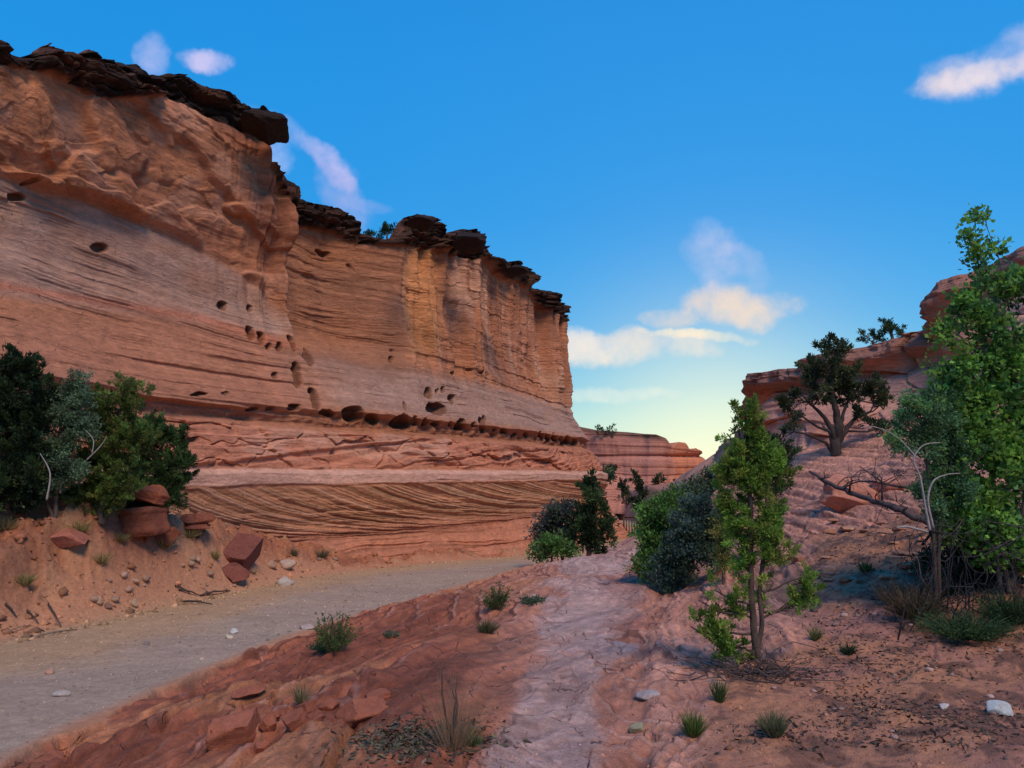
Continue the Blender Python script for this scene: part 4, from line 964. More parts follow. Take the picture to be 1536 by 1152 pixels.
# --- the young juniper in front
plant('juniper_tree', 6.55, (1132, 1003), [[(1130, 940, .030), (1127, 870, .025), (1127, 800, .020), (1124, 730, .022), (1118, 660, .014), (1120, 600, .004)], [(1141, 950, .020), (1140, 880, .017), (1150, 820, .02), (1150, 740, .014), (1140, 680, .007)]],
      [(1124, 626, 8, 16), (1120, 650, 16, 16), (1134, 668, 22, 20), (1112, 682, 22, 18), (1146, 690, 24, 20), (1096, 712, 22, 20), (1168, 712, 18, 22), (1118, 712, 36, 26), (1142, 730, 36, 30), (1100, 748, 24, 24), (1125, 770, 38, 30), (1160, 762, 24, 26), (1142, 805, 30, 24), (1110, 800, 24, 22), (1168, 832, 20, 30), (1122, 838, 26, 15), (1160, 872, 24, 14), (1105, 858, 22, 13),
       (1056, 935, 22, 26), (1075, 955, 24, 26), (1098, 975, 22, 16), (1036, 940, 13, 10), (1104, 905, 13, 20), (1072, 885, 7, 28), (1048, 900, 8, 16), (1210, 893, 16, 18), (1205, 866, 8, 14), (1190, 905, 9, 8), (1150, 905, 9, 7),
       (1103, 622, 4, 18), (1125, 603, 4, 16), (1090, 650, 5, 7), (1131, 618, 4, 14), (1108, 648, 5, 10)],
      'slender green juniper with bare double stem in the middle of the slickrock, sprigs pointing up', 'tree', 'scale', .040, (.115, .21, .035), (.165, .21, .045), 3, clump=.055, fill=1.0, gap=.33, twig_r=.004, limb_r=.012)
# --- bushes just behind it
plant('shrub', 13.2, (990, 880), [[(988, 850, .03), (985, 800, .02), (990, 760, .01)]],
      [(985, 765, 24, 30), (968, 800, 13, 24), (975, 840, 20, 26), (1010, 755, 22, 20), (1015, 790, 26, 24), (988, 815, 22, 22), (968, 770, 8, 20)], 'light green bush with small leaves, just left of the dark blue-grey bush', 'shrub', 'small', .06, (.10, .21, .05), JG, 5, clump=.13, gap=.08)
plant('shrub', 12.2, (1025, 880), [[(1030, 850, .03), (1035, 810, .02)], [(1015, 850, .03), (1050, 800, .015)]],
      [(1035, 795, 34, 30), (1062, 780, 24, 28), (1040, 835, 38, 30), (1072, 820, 18, 26), (1010, 850, 26, 24), (1000, 872, 24, 10), (1020, 810, 24, 24), (1045, 760, 22, 16)], 'dark blue-grey round bush beside the green juniper', 'shrub', 'small', .055, (.06, .10, .085), (.05, .085, .05), 6, clump=.12, gap=.02)
plant('shrub', 11.0, (1085, 880), [[(1085, 850, .02), (1085, 790, .012), (1085, 740, .006)]],
      [(1084, 745, 10, 22), (1086, 790, 11, 26), (1082, 830, 9, 20)], 'thin yellowish bush half hidden behind the green juniper stem', 'shrub', 'small', .045, (.17, .17, .045), (.10, .15, .04), 7, clump=.1, gap=.12)
plant('shrub', 27, (1060, 745), [[(1060, 740, .05), (1062, 720, .03)]],
      [(1040, 738, 26, 14), (1062, 722, 24, 16), (1080, 705, 18, 16), (1025, 748, 16, 10), (1090, 730, 20, 20), (1068, 745, 24, 14)], 'grey-green bush on the slope where the far cliff meets the right hill', 'shrub', 'small', .09, (.075, .12, .065), TEAL, 8, clump=.2)
plant('juniper_tree', 12.0, (1160, 850), [[(1160, 800, .03), (1165, 720, .02), (1165, 670, .01)]],
      [(1162, 662, 14, 18), (1158, 685, 16, 20), (1176, 695, 12, 22), (1160, 725, 18, 28)], 'very dark juniper standing close behind the slender green juniper', 'tree', 'scale', .06, JD, (.04, .07, .03), 9, clump=.12)
# --- group beyond the hump
plant('juniper_tree', 24.5, (882, 850), [[(883, 820, .08), (884, 770, .05), (886, 725, .02)]],
      [(886, 728, 7, 13), (885, 750, 13, 18), (880, 775, 16, 20), (868, 790, 14, 20), (893, 795, 16, 20), (908, 775, 6, 24), (912, 795, 7, 20), (870, 812, 18, 14), (893, 818, 20, 10)], 'dark pointed juniper beyond the end of the slickrock, by the gravel road', 'tree', 'scale', .15, (.028, .05, .022), (.045, .08, .03), 12, clump=.26)
plant('shrub', 25.5, (842, 850), [[(842, 820, .05), (840, 780, .03)]],
      [(838, 775, 16, 18), (850, 765, 7, 16), (822, 782, 12, 14), (840, 800, 24, 16), (806, 798, 9, 7)], 'grey-brown shrub left of the dark pointed juniper', 'shrub', 'small', .12, (.07, .08, .075), (.05, .075, .05), 13, clump=.24)
plant('shrub', 23.5, (828, 850), [[(828, 830, .03), (828, 815, .02)]],
      [(820, 820, 14, 13), (838, 820, 16, 10), (806, 830, 7, 9), (850, 825, 10, 7)], 'low bright green bush at the foot of the dark pointed juniper', 'shrub', 'small', .11, (.09, .19, .05), (.07, .14, .05), 14, clump=.22)
# --- left bank
plant('juniper_tree', None, (8, 785), [[(8, 740, .10), (5, 640, .07), (15, 580, .03)]],
      [(18, 550, 30, 20), (60, 610, 24, 26), (0, 740, 60, 30), (50, 720, 30, 30), (42, 562, 22, 18), (-15, 570, 36, 30), (58, 580, 16, 16), (15, 600, 40, 30), (-20, 640, 50, 50), (30, 645, 34, 35), (5, 700, 40, 35), (-40, 700, 40, 50)], 'nearly black juniper tree at the left end of the bank', 'tree', 'scale', .085, (.016, .032, .014), (.03, .055, .02), 16, clump=.17)
plant('shrub', None, (80, 775), [[(85, 730, .035), (95, 660, .02), (115, 600, .01)], [(60, 720, .03), (55, 660, .015)]],
      [(75, 600, 26, 20), (45, 740, 28, 20), (100, 710, 26, 26), (118, 592, 22, 18), (95, 620, 26, 22), (62, 640, 24, 26), (120, 640, 24, 26), (85, 670, 30, 26), (45, 690, 20, 26), (70, 715, 30, 24), (125, 565, 4, 18), (112, 570, 4, 12)], 'blue-grey half dead shrub with pale bare branches, between two junipers on the bank', 'shrub', 'small', .05, (.08, .135, .075), (.10, .16, .10), 17, clump=.12, gap=.12, fill=1.1,
      bare=[[(60, 740, .02), (55, 700, .016), (40, 670, .01), (30, 640, .005)], [(90, 740, .02), (92, 690, .015), (80, 640, .01), (60, 620, .005)], [(130, 690, .012, -.6), (150, 670, .01, -.6), (160, 655, .006, -.6)], [(138, 680, .01, -.6), (140, 660, .008, -.6), (128, 645, .004, -.6)], [(70, 750, .02, -.5), (75, 710, .012, -.5), (60, 680, .006, -.5)], [(120, 620, .008), (128, 580, .006), (132, 545, .003)], [(112, 610, .008), (100, 575, .005), (88, 560, .003)]])
plant('juniper_tree', None, (150, 785), [[(155, 740, .07), (165, 680, .05), (180, 620, .03), (186, 580, .01)]],
      [(145, 610, 24, 22), (205, 660, 28, 34), (180, 720, 34, 34), (140, 755, 44, 22), (186, 588, 18, 18), (185, 570, 5, 16), (172, 612, 26, 18), (200, 605, 16, 14), (216, 582, 9, 6), (150, 640, 26, 22), (190, 645, 26, 26), (130, 690, 26, 28), (160, 680, 28, 26), (125, 735, 30, 24), (98, 752, 24, 16), (160, 730, 26, 22)], 'olive green juniper in the middle of the thicket on the left bank', 'tree', 'scale', .065, (.075, .125, .03), (.11, .14, .035), 18, clump=.13, gap=.05)
plant('juniper_tree', None, (235, 785), [[(232, 740, .06), (238, 690, .04), (245, 655, .02)]],
      [(215, 640, 26, 18), (200, 740, 30, 30), (262, 655, 16, 14), (280, 700, 12, 16), (236, 740, 40, 28), (236, 640, 18, 14), (255, 655, 20, 16), (225, 665, 24, 24), (262, 685, 22, 22), (240, 705, 34, 24), (272, 720, 13, 20), (205, 700, 24, 30), (250, 735, 26, 18), (266, 752, 10, 9)], 'dark green spreading juniper above the red boulders on the left bank', 'tree', 'scale', .07, (.035, .075, .025), (.06, .11, .035), 19, clump=.14)
# --- right hillside
plant('juniper_tree', 19.6, (1255, 684), [[(1256, 650, .12), (1252, 615, .08), (1248, 580, .045), (1252, 545, .02)], [(1250, 655, .08), (1234, 625, .05), (1212, 602, .025), (1200, 590, .015)], [(1262, 655, .07), (1280, 630, .045), (1305, 618, .025)], [(1242, 668, .05), (1218, 655, .035), (1192, 648, .02), (1178, 655, .01)], [(1260, 640, .05), (1270, 605, .035), (1290, 580, .018)], [(1245, 650, .05), (1225, 640, .03), (1198, 620, .018)]],
      [(1248, 540, 18, 11), (1232, 556, 22, 13), (1265, 555, 20, 13), (1215, 575, 20, 13), (1250, 578, 26, 15), (1285, 575, 22, 14), (1308, 590, 18, 16), (1322, 603, 10, 14), (1200, 600, 16, 11), (1190, 630, 12, 10), (1272, 598, 22, 12), (1300, 628, 20, 11), (1228, 598, 18, 10), (1240, 522, 5, 5), (1258, 521, 5, 5), (1322, 640, 10, 8), (1182, 612, 8, 7)],
      'dark spreading juniper with thick twisted trunk on the hillside, dead limbs below', 'tree', 'scale', .12, (.035, .055, .03), (.06, .08, .035), 22, clump=.21, gap=.2, fill=.8, twig_r=.013, limb_r=.032, bark=(.045, .036, .035))
plant('juniper_tree', 27.5, (1310, 520), [[(1308, 512, .05)]], [(1302, 506, 11, 6), (1315, 503, 9, 5), (1322, 509, 7, 5)], 'squat little juniper on the ledge of the right hill', 'tree', 'scale', .12, JD, None, 23, clump=.2, footz=P(1310, 518, 27.5)[2])
plant('juniper_tree', 27.2, (1337, 514), [[(1336, 500, .05), (1334, 490, .03)]], [(1332, 487, 6, 5), (1341, 492, 7, 5), (1334, 499, 7, 5), (1350, 498, 6, 3)], 'small upright juniper on the ledge, right of the squat one', 'tree', 'scale', .12, JD, None, 24, clump=.17, footz=P(1337, 515, 27.2)[2])
# --- big leafy shrub at the right edge
plant('leafy_shrub', 7.6, (1510, 890), [[(1500, 820, .026), (1490, 720, .02), (1480, 620, .016), (1475, 520, .012), (1470, 430, .008), (1462, 335, .003)], [(1530, 800, .026), (1540, 700, .022), (1540, 600, .016), (1520, 500, .01), (1500, 395, .005), (1480, 340, .003)], [(1480, 790, .02), (1450, 700, .015), (1430, 620, .010), (1410, 560, .006)]],
      [(1482, 425, 20, 12), (1515, 430, 22, 20), (1452, 462, 24, 20), (1425, 560, 28, 24), (1412, 600, 24, 22), (1420, 650, 24, 22), (1440, 745, 32, 24), (1415, 720, 22, 20), (1490, 830, 34, 18), (1450, 790, 30, 16), (1540, 500, 26, 40), (1500, 640, 34, 30), (1540, 700, 30, 40), (1480, 800, 40, 20), (1530, 830, 30, 22), (1440, 800, 26, 14), (1530, 470, 24, 30), (1550, 430, 30, 26), (1470, 490, 36, 26), (1520, 500, 34, 36), (1430, 505, 24, 24), (1408, 535, 22, 20), (1390, 530, 10, 9), (1455, 545, 38, 28), (1510, 565, 38, 36), (1440, 590, 22, 22), (1480, 610, 42, 30), (1530, 640, 34, 40), (1455, 655, 38, 26), (1500, 690, 44, 28), (1440, 700, 26, 20), (1470, 740, 36, 20), (1525, 750, 30, 22), (1500, 788, 34, 18), (1455, 770, 26, 16), (1570, 560, 36, 90), (1575, 700, 36, 70), (1450, 610, 24, 20), (1500, 530, 30, 24), (1530, 800, 20, 14),
       (1462, 328, 9, 5), (1478, 331, 5, 4), (1438, 388, 10, 5), (1462, 375, 12, 6), (1493, 378, 9, 8), (1472, 392, 12, 5), (1452, 358, 4, 4)],
      'tall bright green leafy shrub filling the right edge, thin sprays rising above its top', 'shrub', 'broad', .060, (.135, .28, .05), (.06, .15, .045), 30, clump=.088, gap=.27, fill=1.3, dens=1.0, twigs=1.4, twig_r=.004, limb_r=.012, bark=(.11, .09, .08))
plant('shrub', 7.5, (1400, 805), [[(1398, 760, .016), (1390, 700, .012), (1380, 640, .006)], [(1410, 760, .016), (1425, 700, .012), (1430, 660, .006)]],
      [(1378, 612, 22, 20), (1410, 600, 20, 18), (1425, 635, 20, 20), (1355, 635, 14, 13), (1415, 760, 26, 20), (1385, 735, 18, 18), (1390, 650, 30, 22), (1360, 670, 22, 18), (1410, 690, 30, 26), (1372, 705, 20, 18), (1425, 730, 28, 26), (1440, 660, 24, 22), (1340, 662, 8, 8)], 'teal grey-leaved shrub with pale curving bare stems, left of the bright leafy shrub', 'shrub', 'small', .032, (.07, .15, .075), (.10, .20, .07), 31, clump=.08, gap=.16, fill=.9, twig_r=.003,
      bare=[[(1395, 796, 0.0132, -.5), (1388, 760, 0.0108, -.5), (1380, 715, 0.0090, -.5), (1370, 690, 0.0072, -.5), (1385, 668, 0.0060, -.5), (1410, 664, 0.0042, -.5)], [(1400, 792, 0.0120, -.5), (1392, 750, 0.0096, -.5), (1400, 722, 0.0084, -.5), (1420, 712, 0.0060, -.5), (1440, 710, 0.0036, -.5)], [(1392, 798, 0.0120, -.5), (1360, 790, 0.0120, -.5), (1345, 792, 0.0072, -.5)], [(1378, 690, 0.0060, -.4), (1345, 655, 0.0048, -.3), (1310, 640, 0.0048, -.3), (1290, 642, 0.0024, -.3)]])
# --- tiny trees on the skylines
plant('juniper_tree', 35, (581, 366), [[(581, 357, .05), (581, 348, .03)]], [(576, 350, 6, 5), (586, 349, 7, 5), (581, 344, 5, 4), (568, 355, 4, 3)], 'small dark juniper on top of the cliff, in the dip of the dark rim', 'tree', 'scale', .15, JD, None, 40, clump=.2, footz=P(581, 362, 35)[2])
plant('shrub', 34, (548, 366), [[(548, 358, .03)]], [(545, 354, 6, 4), (553, 356, 5, 3)], 'tiny dark bush on top of the cliff left of the small juniper', 'shrub', 'scale', .13, JD, None, 41, clump=.17, footz=P(548, 362, 34)[2])
for k, (x, y, w, h, lb) in enumerate([(896, 646, 3, 4, 'tiny tree on the skyline of the far cliff, leftmost of three'), (905, 648, 2, 3, 'tiniest tree on the far cliff skyline, between the two others'), (919, 648, 5, 6, 'largest of the tiny trees on the far cliff skyline')]):
    plant('juniper_tree', 104, (x, y + 4, ), [[(x, y, .12)]], [(x, y - h * .4, w, h * .7)], lb, 'tree', 'scale', .4, JD, None, 50 + k, clump=.35, footz=P(x, y + 3, 104)[2], group='tiny trees on the far skyline')
for k, (x, y, w, h, Yd, lb) in enumerate([(935, 742, 7, 16, 72, 'dark juniper between near cliff and far cliff, left one of the pair'), (960, 748, 8, 18, 66, 'dark juniper just left of the light green bush, in front of the far cliff'), (904, 712, 4, 4, 84, 'small dark juniper at the corner of the near cliff on the distant rock'),
                                          (918, 707, 3, 5, 88, 'small dark upright juniper on the distant rock near the far cliff foot'), (954, 720, 3, 6, 82, 'small slim juniper above the pair at the far cliff foot'), (912, 718, 6, 3, 82, 'low dark bush on the distant rock below the far cliff'),
                                          (987, 722, 4, 3, 86, 'low dark bush far off at the right foot of the far cliff'), (1010, 733, 9, 4, 84, 'low dark scrub patch at the right foot of the far cliff')]):
    b = P(x, y + h * .6, Yd); plant('juniper_tree' if h > 3 else 'shrub', Yd, (x, y + h * .7), [[(x, y + h * .3, .1), (x, y - h * .4, .05)]], [(x, y + h * .2, w, h * .6), (x, y - h * .5, w * .6, h * .45)], lb, 'tree' if h > 3 else 'shrub', 'scale', .4, (.025, .045, .02), (.04, .07, .03), 60 + k, clump=.45, footz=P(x, y + h * .75, Yd)[2], group='dark junipers and scrub below the far cliff')

# --- small plants and grasses
def grass(name, px, py, hpx, wpx, n, label, cat, color, alt=None, seed=1, width=.004, lean=.5, leafy=0, base_dark=0, stems=0):
    n = int(n * 1.7); width *= .6; lean *= 2.2
    rng = np.random.default_rng(seed); base = ground_hit(px, py); s = base[1] / F
    h = hpx * s; w = wpx * s * .5
    root = empty(name, base); tagp(root, label, cat)
    a = rng.uniform(0, 2 * math.pi, n); rad = np.sqrt(rng.random(n))
    r0 = rad * w * .35
    b0 = np.stack([np.cos(a) * r0, np.sin(a) * r0, np.full(n, -.01)], -1)
    L = h * rng.uniform(.25, 1.0, n) ** .8 * (1 - .3 * rad)
    dr = np.stack([np.cos(a) * rad * w * .9, np.sin(a) * rad * w * .9, L], -1); dr[:, :2] += rng.normal(size=(n, 2)) * w * .15 * lean
    sd = np.cross(dr, rng.normal(size=(n, 3))); sd /= np.linalg.norm(sd, axis=1)[:, None]; wd = width * rng.uniform(.6, 1.3, (n, 1))
    m = b0 + dr * .55 + np.array([0, 0, .08]) * L[:, None] + rng.normal(size=(n, 3)) * .05 * L[:, None]; m2 = b0 + dr * .82
    t = b0 + dr
    V1 = np.stack([b0 - sd * wd, b0 + sd * wd, m + sd * wd * .8, m - sd * wd * .8], 1); V2 = np.stack([m - sd * wd * .8, m + sd * wd * .8, t + sd * wd * .15, t - sd * wd * .15], 1)
    C = col_var(color, n, rng, .25, .06)
    if alt is not None: C = np.where(rng.random((n, 1)) < .4, col_var(alt, n, rng, .25, .05), C)
    quads_obj('blades', np.concatenate([V1, V2]), np.concatenate([C, C]), M_DRY, root)
    if leafy:
        k = rng.integers(0, n, leafy); q = rng.uniform(.3, 1.0, (leafy, 1)); Pt = b0[k] + dr[k] * q
        V, Cc = leaves(Pt, dr[k] / np.linalg.norm(dr[k], axis=1)[:, None], 'small', .022 * base[1] / 8, col_var(alt if alt is not None else color, leafy, rng), rng)
        quads_obj('leaves', V, Cc, M_LEAF, root)
    if stems:
        tb = Buf()
        for i in range(stems):
            an = rng.uniform(0, 6.28); e = np.array([math.cos(an) * w * .35, math.sin(an) * w * .3, h * rng.uniform(.5, 1.0)])
            pts = bend((0, 0, -.02), e, rng, 6, .10, 0); tb.tube(pts, np.linspace(.010, .003, 6) * base[1] / 5, 5, (.11, .075, .06))
        tb.build('stem', M_BARK, root)
    return root
grass('leafy_plant', 502, 975, 66, 56, 60, 'bushy green plant on the red rock beside the gravel road', 'plant', (.16, .15, .08), (.11, .17, .055), 101, .005, leafy=420, stems=5)
grass('leafy_plant', 745, 914, 44, 40, 40, 'small dark green plant halfway up the slickrock, above the round grass tuft', 'plant', (.12, .10, .06), (.08, .14, .04), 102, .005, leafy=200, stems=4)
grass('grass_tuft', 731, 948, 26, 36, 220, 'round olive grass tuft in front of the small dark green plant', 'grass tuft', (.16, .15, .07), (.08, .09, .04), 103, .004)
grass('grass_tuft', 452, 1054, 38, 30, 130, 'small pale grass tuft at the broken slabs', 'grass tuft', (.32, .27, .15), (.10, .11, .05), 104, .003)
grass('dry_grass', 680, 1122, 150, 100, 260, 'tall thin straw-coloured grass with dark dead stems in the foreground', 'grass', (.40, .25, .15), (.30, .20, .12), 105, .0011, lean=1.0, stems=3)
grass('grass_tuft', 708, 1118, 36, 30, 90, 'short green tuft at the right foot of the tall dry grass', 'grass tuft', (.10, .15, .05), (.13, .15, .06), 106, .004)
grass('grass_tuft', 1040, 1104, 46, 36, 240, 'yellow-green tuft with a bare root, left one of the two near the bottom', 'grass tuft', (.15, .21, .05), (.10, .14, .04), 107, .004)
grass('grass_tuft', 1161, 1103, 46, 44, 300, 'grey-green spiky tuft, right one of the two near the bottom', 'grass tuft', (.14, .17, .07), (.16, .15, .10), 108, .0035)
grass('grass_tuft', 1079, 1052, 44, 26, 140, 'thin green tuft below the foot of the slender juniper', 'grass tuft', (.07, .12, .04), (.10, .15, .05), 109, .004)
grass('grass_tuft', 1299, 858, 22, 24, 150, 'small green tuft on the flaky orange ground of the right slope', 'grass tuft', (.10, .17, .05), (.08, .13, .05), 110, .006)
grass('grass_tuft', 1224, 958, 26, 26, 90, 'faint yellowish tuft right of the slender juniper', 'grass tuft', (.20, .20, .08), (.12, .15, .06), 111, .005)
grass('grass_tuft', 1273, 980, 20, 26, 120, 'low dark green tuft among litter, right of the slender juniper', 'grass tuft', (.06, .09, .04), (.05, .07, .03), 112, .005)
grass('leafy_plant', 492, 974, 14, 50, 60, 'creeping green plant spreading low at the foot of the bushy plant', 'plant', (.10, .15, .06), (.08, .13, .05), 113, .006, leafy=160)
grass('leafy_plant', 800, 903, 10, 34, 60, 'flat grey-green plant on the slickrock near the pale strip', 'plant', (.14, .18, .11), (.10, .15, .09), 114, .008, leafy=120)
grass('leafy_plant', 586, 954, 9, 24, 40, 'flat faded plant on the red rock right of the bushy plant', 'plant', (.20, .19, .13), (.14, .16, .10), 115, .006, leafy=60)
grass('grass_tuft', 1372, 925, 60, 90, 260, 'dark brown dead bush on the ground left of the shaded thicket', 'dead bush', (.10, .075, .05), (.16, .12, .06), 116, .006, leafy=120)
grass('grass_tuft', 1340, 905, 50, 60, 200, 'greyish wiry dead tuft at the left end of the shaded thicket', 'dead bush', (.15, .12, .10), (.08, .08, .06), 117, .005)
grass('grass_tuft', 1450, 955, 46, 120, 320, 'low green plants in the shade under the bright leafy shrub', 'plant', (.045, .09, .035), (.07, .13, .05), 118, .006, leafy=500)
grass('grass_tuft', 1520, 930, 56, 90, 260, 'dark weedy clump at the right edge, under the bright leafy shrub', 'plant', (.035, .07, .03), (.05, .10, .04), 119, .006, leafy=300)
grass('grass_tuft', 1410, 893, 34, 50, 160, 'small green leafed clump among the shaded twigs', 'plant', (.07, .13, .05), (.09, .17, .05), 120, .005, leafy=160)
for k, (x, y, h_, w_, lb) in enumerate([(118, 800, 26, 36, 'straw-coloured grass behind the flat red slab'), (152, 845, 22, 30, 'straw grass tuft on the bank below the flat slab'), (246, 822, 24, 34, 'straw grass tuft below the red boulders'), (284, 806, 20, 30, 'straw grass tuft right of the red boulders'),
                                       (180, 812, 20, 26, 'grey-straw tuft left of the red boulders'), (8, 795, 26, 40, 'yellow-green grass at the left edge of the bank'), (38, 880, 24, 30, 'yellow-green grass above the eroded gully'), (205, 806, 18, 22, 'small straw tuft touching the red boulders'), (322, 838, 18, 20, 'tiny straw tuft left of the dark red boulder'), (440, 832, 16, 18, 'little grey tuft near the cliff foot'), (484, 836, 18, 22, 'dark little bush near the cliff foot, right of the little grey tuft')]):
    grass('grass_tuft', x, y, h_, w_, 120, lb, 'grass tuft', (.36, .29, .13) if k not in (9, 10) else (.12, .10, .08), (.20, .20, .08), 130 + k, .008)

# --- bare twigs in the shade on the right, dead branches, driftwood
def twigs(name, parts, Y, label, cat, color, n_side=0, seed=1, group=None):
    rng = np.random.default_rng(seed); b = Buf(); base = P(parts[0][0][0], parts[0][0][1], Y + (parts[0][0][3] if len(parts[0][0]) > 3 else 0))
    for br in parts:
        pts = np.array([P(t[0], t[1], Y + (t[3] if len(t) > 3 else 0)) for t in br]); cc = catmull(pts, 6 * len(pts)) - base
        rr = np.interp(np.linspace(0, 1, len(cc)), np.linspace(0, 1, len(br)), [t[2] for t in br])
        cc += rng.normal(size=cc.shape) * rr[:, None] * .25
        b.tube(cc, rr, 7, color)
        for _ in range(n_side):
            i = rng.integers(2, len(cc) - 1); L = rng.uniform(.2, .55) * np.linalg.norm(cc[-1] - cc[0]) * .5
            d = rng.normal(size=3); d[2] = abs(d[2]) * .6; d /= np.linalg.norm(d)
            e = bend(cc[i], cc[i] + d * L, rng, 6, .3, 0); b.tube(e, np.linspace(min(rr[i] * .5, .014), .003, 6), 4, color)
            for _ in range(2):
                j = rng.integers(2, 5); d2 = d + rng.normal(size=3) * .6; b.tube(bend(e[j], e[j] + d2 * L * .45, rng, 4, .2, 0), np.linspace(.006, .002, 4), 3, color)
    o = b.build(name, M_BARK, None, loc=None); o.location = [float(v) for v in base]; tagp(o, label, cat, group); return o
twigs('dead_branch', [[(1213, 706, .018, 1.5), (1250, 728, .03, 1.2), (1300, 747, .036, .6), (1345, 764, .042, .2), (1395, 785, .05, 0)]], 10.0, 'long dark fallen branch lying from the hillside rock down to the teal shrub', 'branch', (.085, .065, .07), 16, 201)
twigs('dead_branch', [[(1395, 740, .02, 0), (1340, 728, .016, .3), (1290, 722, .012, .6), (1262, 735, .006, .8)], [(1330, 727, .012, .3), (1290, 700, .006, .5)]], 10.2, 'thin dark branching twig above the long fallen branch', 'branch', (.07, .055, .055), 9, 202)
twigs('dead_branch', [[(1383, 818, .014, -.3), (1396, 800, .012, -.3), (1410, 780, .01, -.3)], [(1396, 800, .01, -.3), (1402, 830, .006, -.3)]], 8.2, 'short dark snapped twig leaning under the teal shrub', 'branch', (.05, .03, .03), 4, 203)
g = ground_hit(1222, 918)
twigs('fallen_log', [[(1219, 917, .035, 0), (1245, 907, .045, .35), (1272, 897, .03, .7)]], g[1], 'short dark weathered log lying on the right slope', 'log', (.11, .08, .075), 2, 204)
g = ground_hit(1262, 800)
twigs('fallen_log', [[(1276, 795, .03, 0), (1290, 793, .034, .1), (1304, 791, .03, .2)]], g[1] - .1, 'pale bleached stick on the flaky ground below the fallen branch', 'stick', (.45, .36, .28), 0, 205)
twigs('bleached_wood', [[(1408, 818, .03, 0), (1406, 800, .035, 0), (1398, 790, .02, 0)], [(1408, 812, .02, 0), (1420, 800, .02, .1)]], ground_hit(1408, 822)[1], 'bleached white forked wood sticking up under the teal shrub', 'wood', (.50, .48, .48), 0, 206)
def thicket(px0, px1, py0, py1, Y0, Y1, n, label, seed, color):
    rng = np.random.default_rng(seed); b = Buf(); base = ground_hit((px0 + px1) / 2, py1)
    for _ in range(n):
        px = rng.uniform(px0, px1); py = rng.uniform(py0, py1); Y = rng.uniform(Y0, Y1); p = P(px, py, Y); z = gz(p[0], p[1]); p[2] = max(p[2], z + .03)
        a = np.array([p[0] + rng.normal() * .15, p[1] + rng.normal() * .1, z - .02]) if rng.random() < .5 else p + rng.normal(size=3) * .18
        L = rng.uniform(.15, .5); d = rng.normal(size=3); d /= np.linalg.norm(d)
        e = bend(a, p + d * L * .5, rng, 6, .3, 0); b.tube(e - base, np.linspace(rng.uniform(.004, .010), .002, 6), 3, np.asarray(color) * rng.uniform(.6, 1.5))
    o = b.build('brush', M_BARK, None); o.location = [float(v) for v in base]; tagp(o, label, 'brush'); return o
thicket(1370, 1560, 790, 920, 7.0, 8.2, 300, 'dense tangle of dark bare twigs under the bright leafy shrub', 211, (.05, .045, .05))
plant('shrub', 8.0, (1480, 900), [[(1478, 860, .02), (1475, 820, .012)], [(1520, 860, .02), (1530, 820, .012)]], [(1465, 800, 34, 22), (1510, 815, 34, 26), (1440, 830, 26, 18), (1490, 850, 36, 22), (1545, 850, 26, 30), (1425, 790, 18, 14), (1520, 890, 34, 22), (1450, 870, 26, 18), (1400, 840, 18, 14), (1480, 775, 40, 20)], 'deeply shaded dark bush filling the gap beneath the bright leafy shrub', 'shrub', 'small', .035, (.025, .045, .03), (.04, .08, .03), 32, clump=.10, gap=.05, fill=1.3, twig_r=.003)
rb = ground_hit(1130, 1010)
rng = np.random.default_rng(220); b = Buf()
for _ in range(150):
    a = rng.normal(size=3) * np.array([.18, .12, .0]) + np.array([0, 0, .01]); d = rng.normal(size=3) * np.array([.22, .15, .05]); d[2] = abs(d[2])
    b.tube(bend(a, a + d, rng, 5, .25, 0), np.linspace(.006, .002, 5), 3, np.array((.10, .075, .075)) * rng.uniform(.5, 1.5))
o = b.build('brush', M_BARK, None); o.location = [float(v) for v in rb]; tagp(o, 'mat of fallen twigs around the foot of the slender green juniper', 'brush')
# driftwood and roots on the left bank
for k, (x0, y0, x1, y1, r, lb) in enumerate([(268, 884, 300, 893, .035, 'dark driftwood piece on the bank edge, leftmost of the jumble'), (300, 893, 345, 886, .04, 'long dark driftwood stick lying level in the jumble at the bank edge'), (275, 902, 318, 906, .04, 'dark driftwood stick lowest in the jumble at the bank edge'), (262, 878, 285, 890, .03, 'short dark stick slanting over the driftwood jumble'),
                                          (8, 905, 25, 925, .03, 'dark root hanging from the eroded bank at the left edge'), (40, 915, 58, 935, .025, 'crooked dark root below the gully at the left'), (72, 905, 92, 940, .025, 'long crooked root hanging right of the gully'), (50, 956, 115, 944, .03, 'thin pale brown stick lying at the foot of the bank'), (10, 948, 45, 938, .02, 'short pale stick at the foot of the bank, left end')]):
    g = ground_hit((x0 + x1) / 2, (y0 + y1) / 2 + 3)
    y_ = lambda a, b: ground_hit(a, b + 1)[1] - g[1]; r *= .55
    twigs('driftwood' if k < 4 else ('root' if k < 7 else 'stick'), [[(x0, y0, r, y_(x0, y0)), ((x0 + x1) / 2, (y0 + y1) / 2 - 2, r * .9, .0), (x1, y1, r * .5, y_(x1, y1))]], g[1] - .03, lb, 'stick' if k != 4 and k != 5 and k != 6 else 'root', (.075, .055, .05) if k < 7 else (.25, .18, .13), 2, 230 + k)

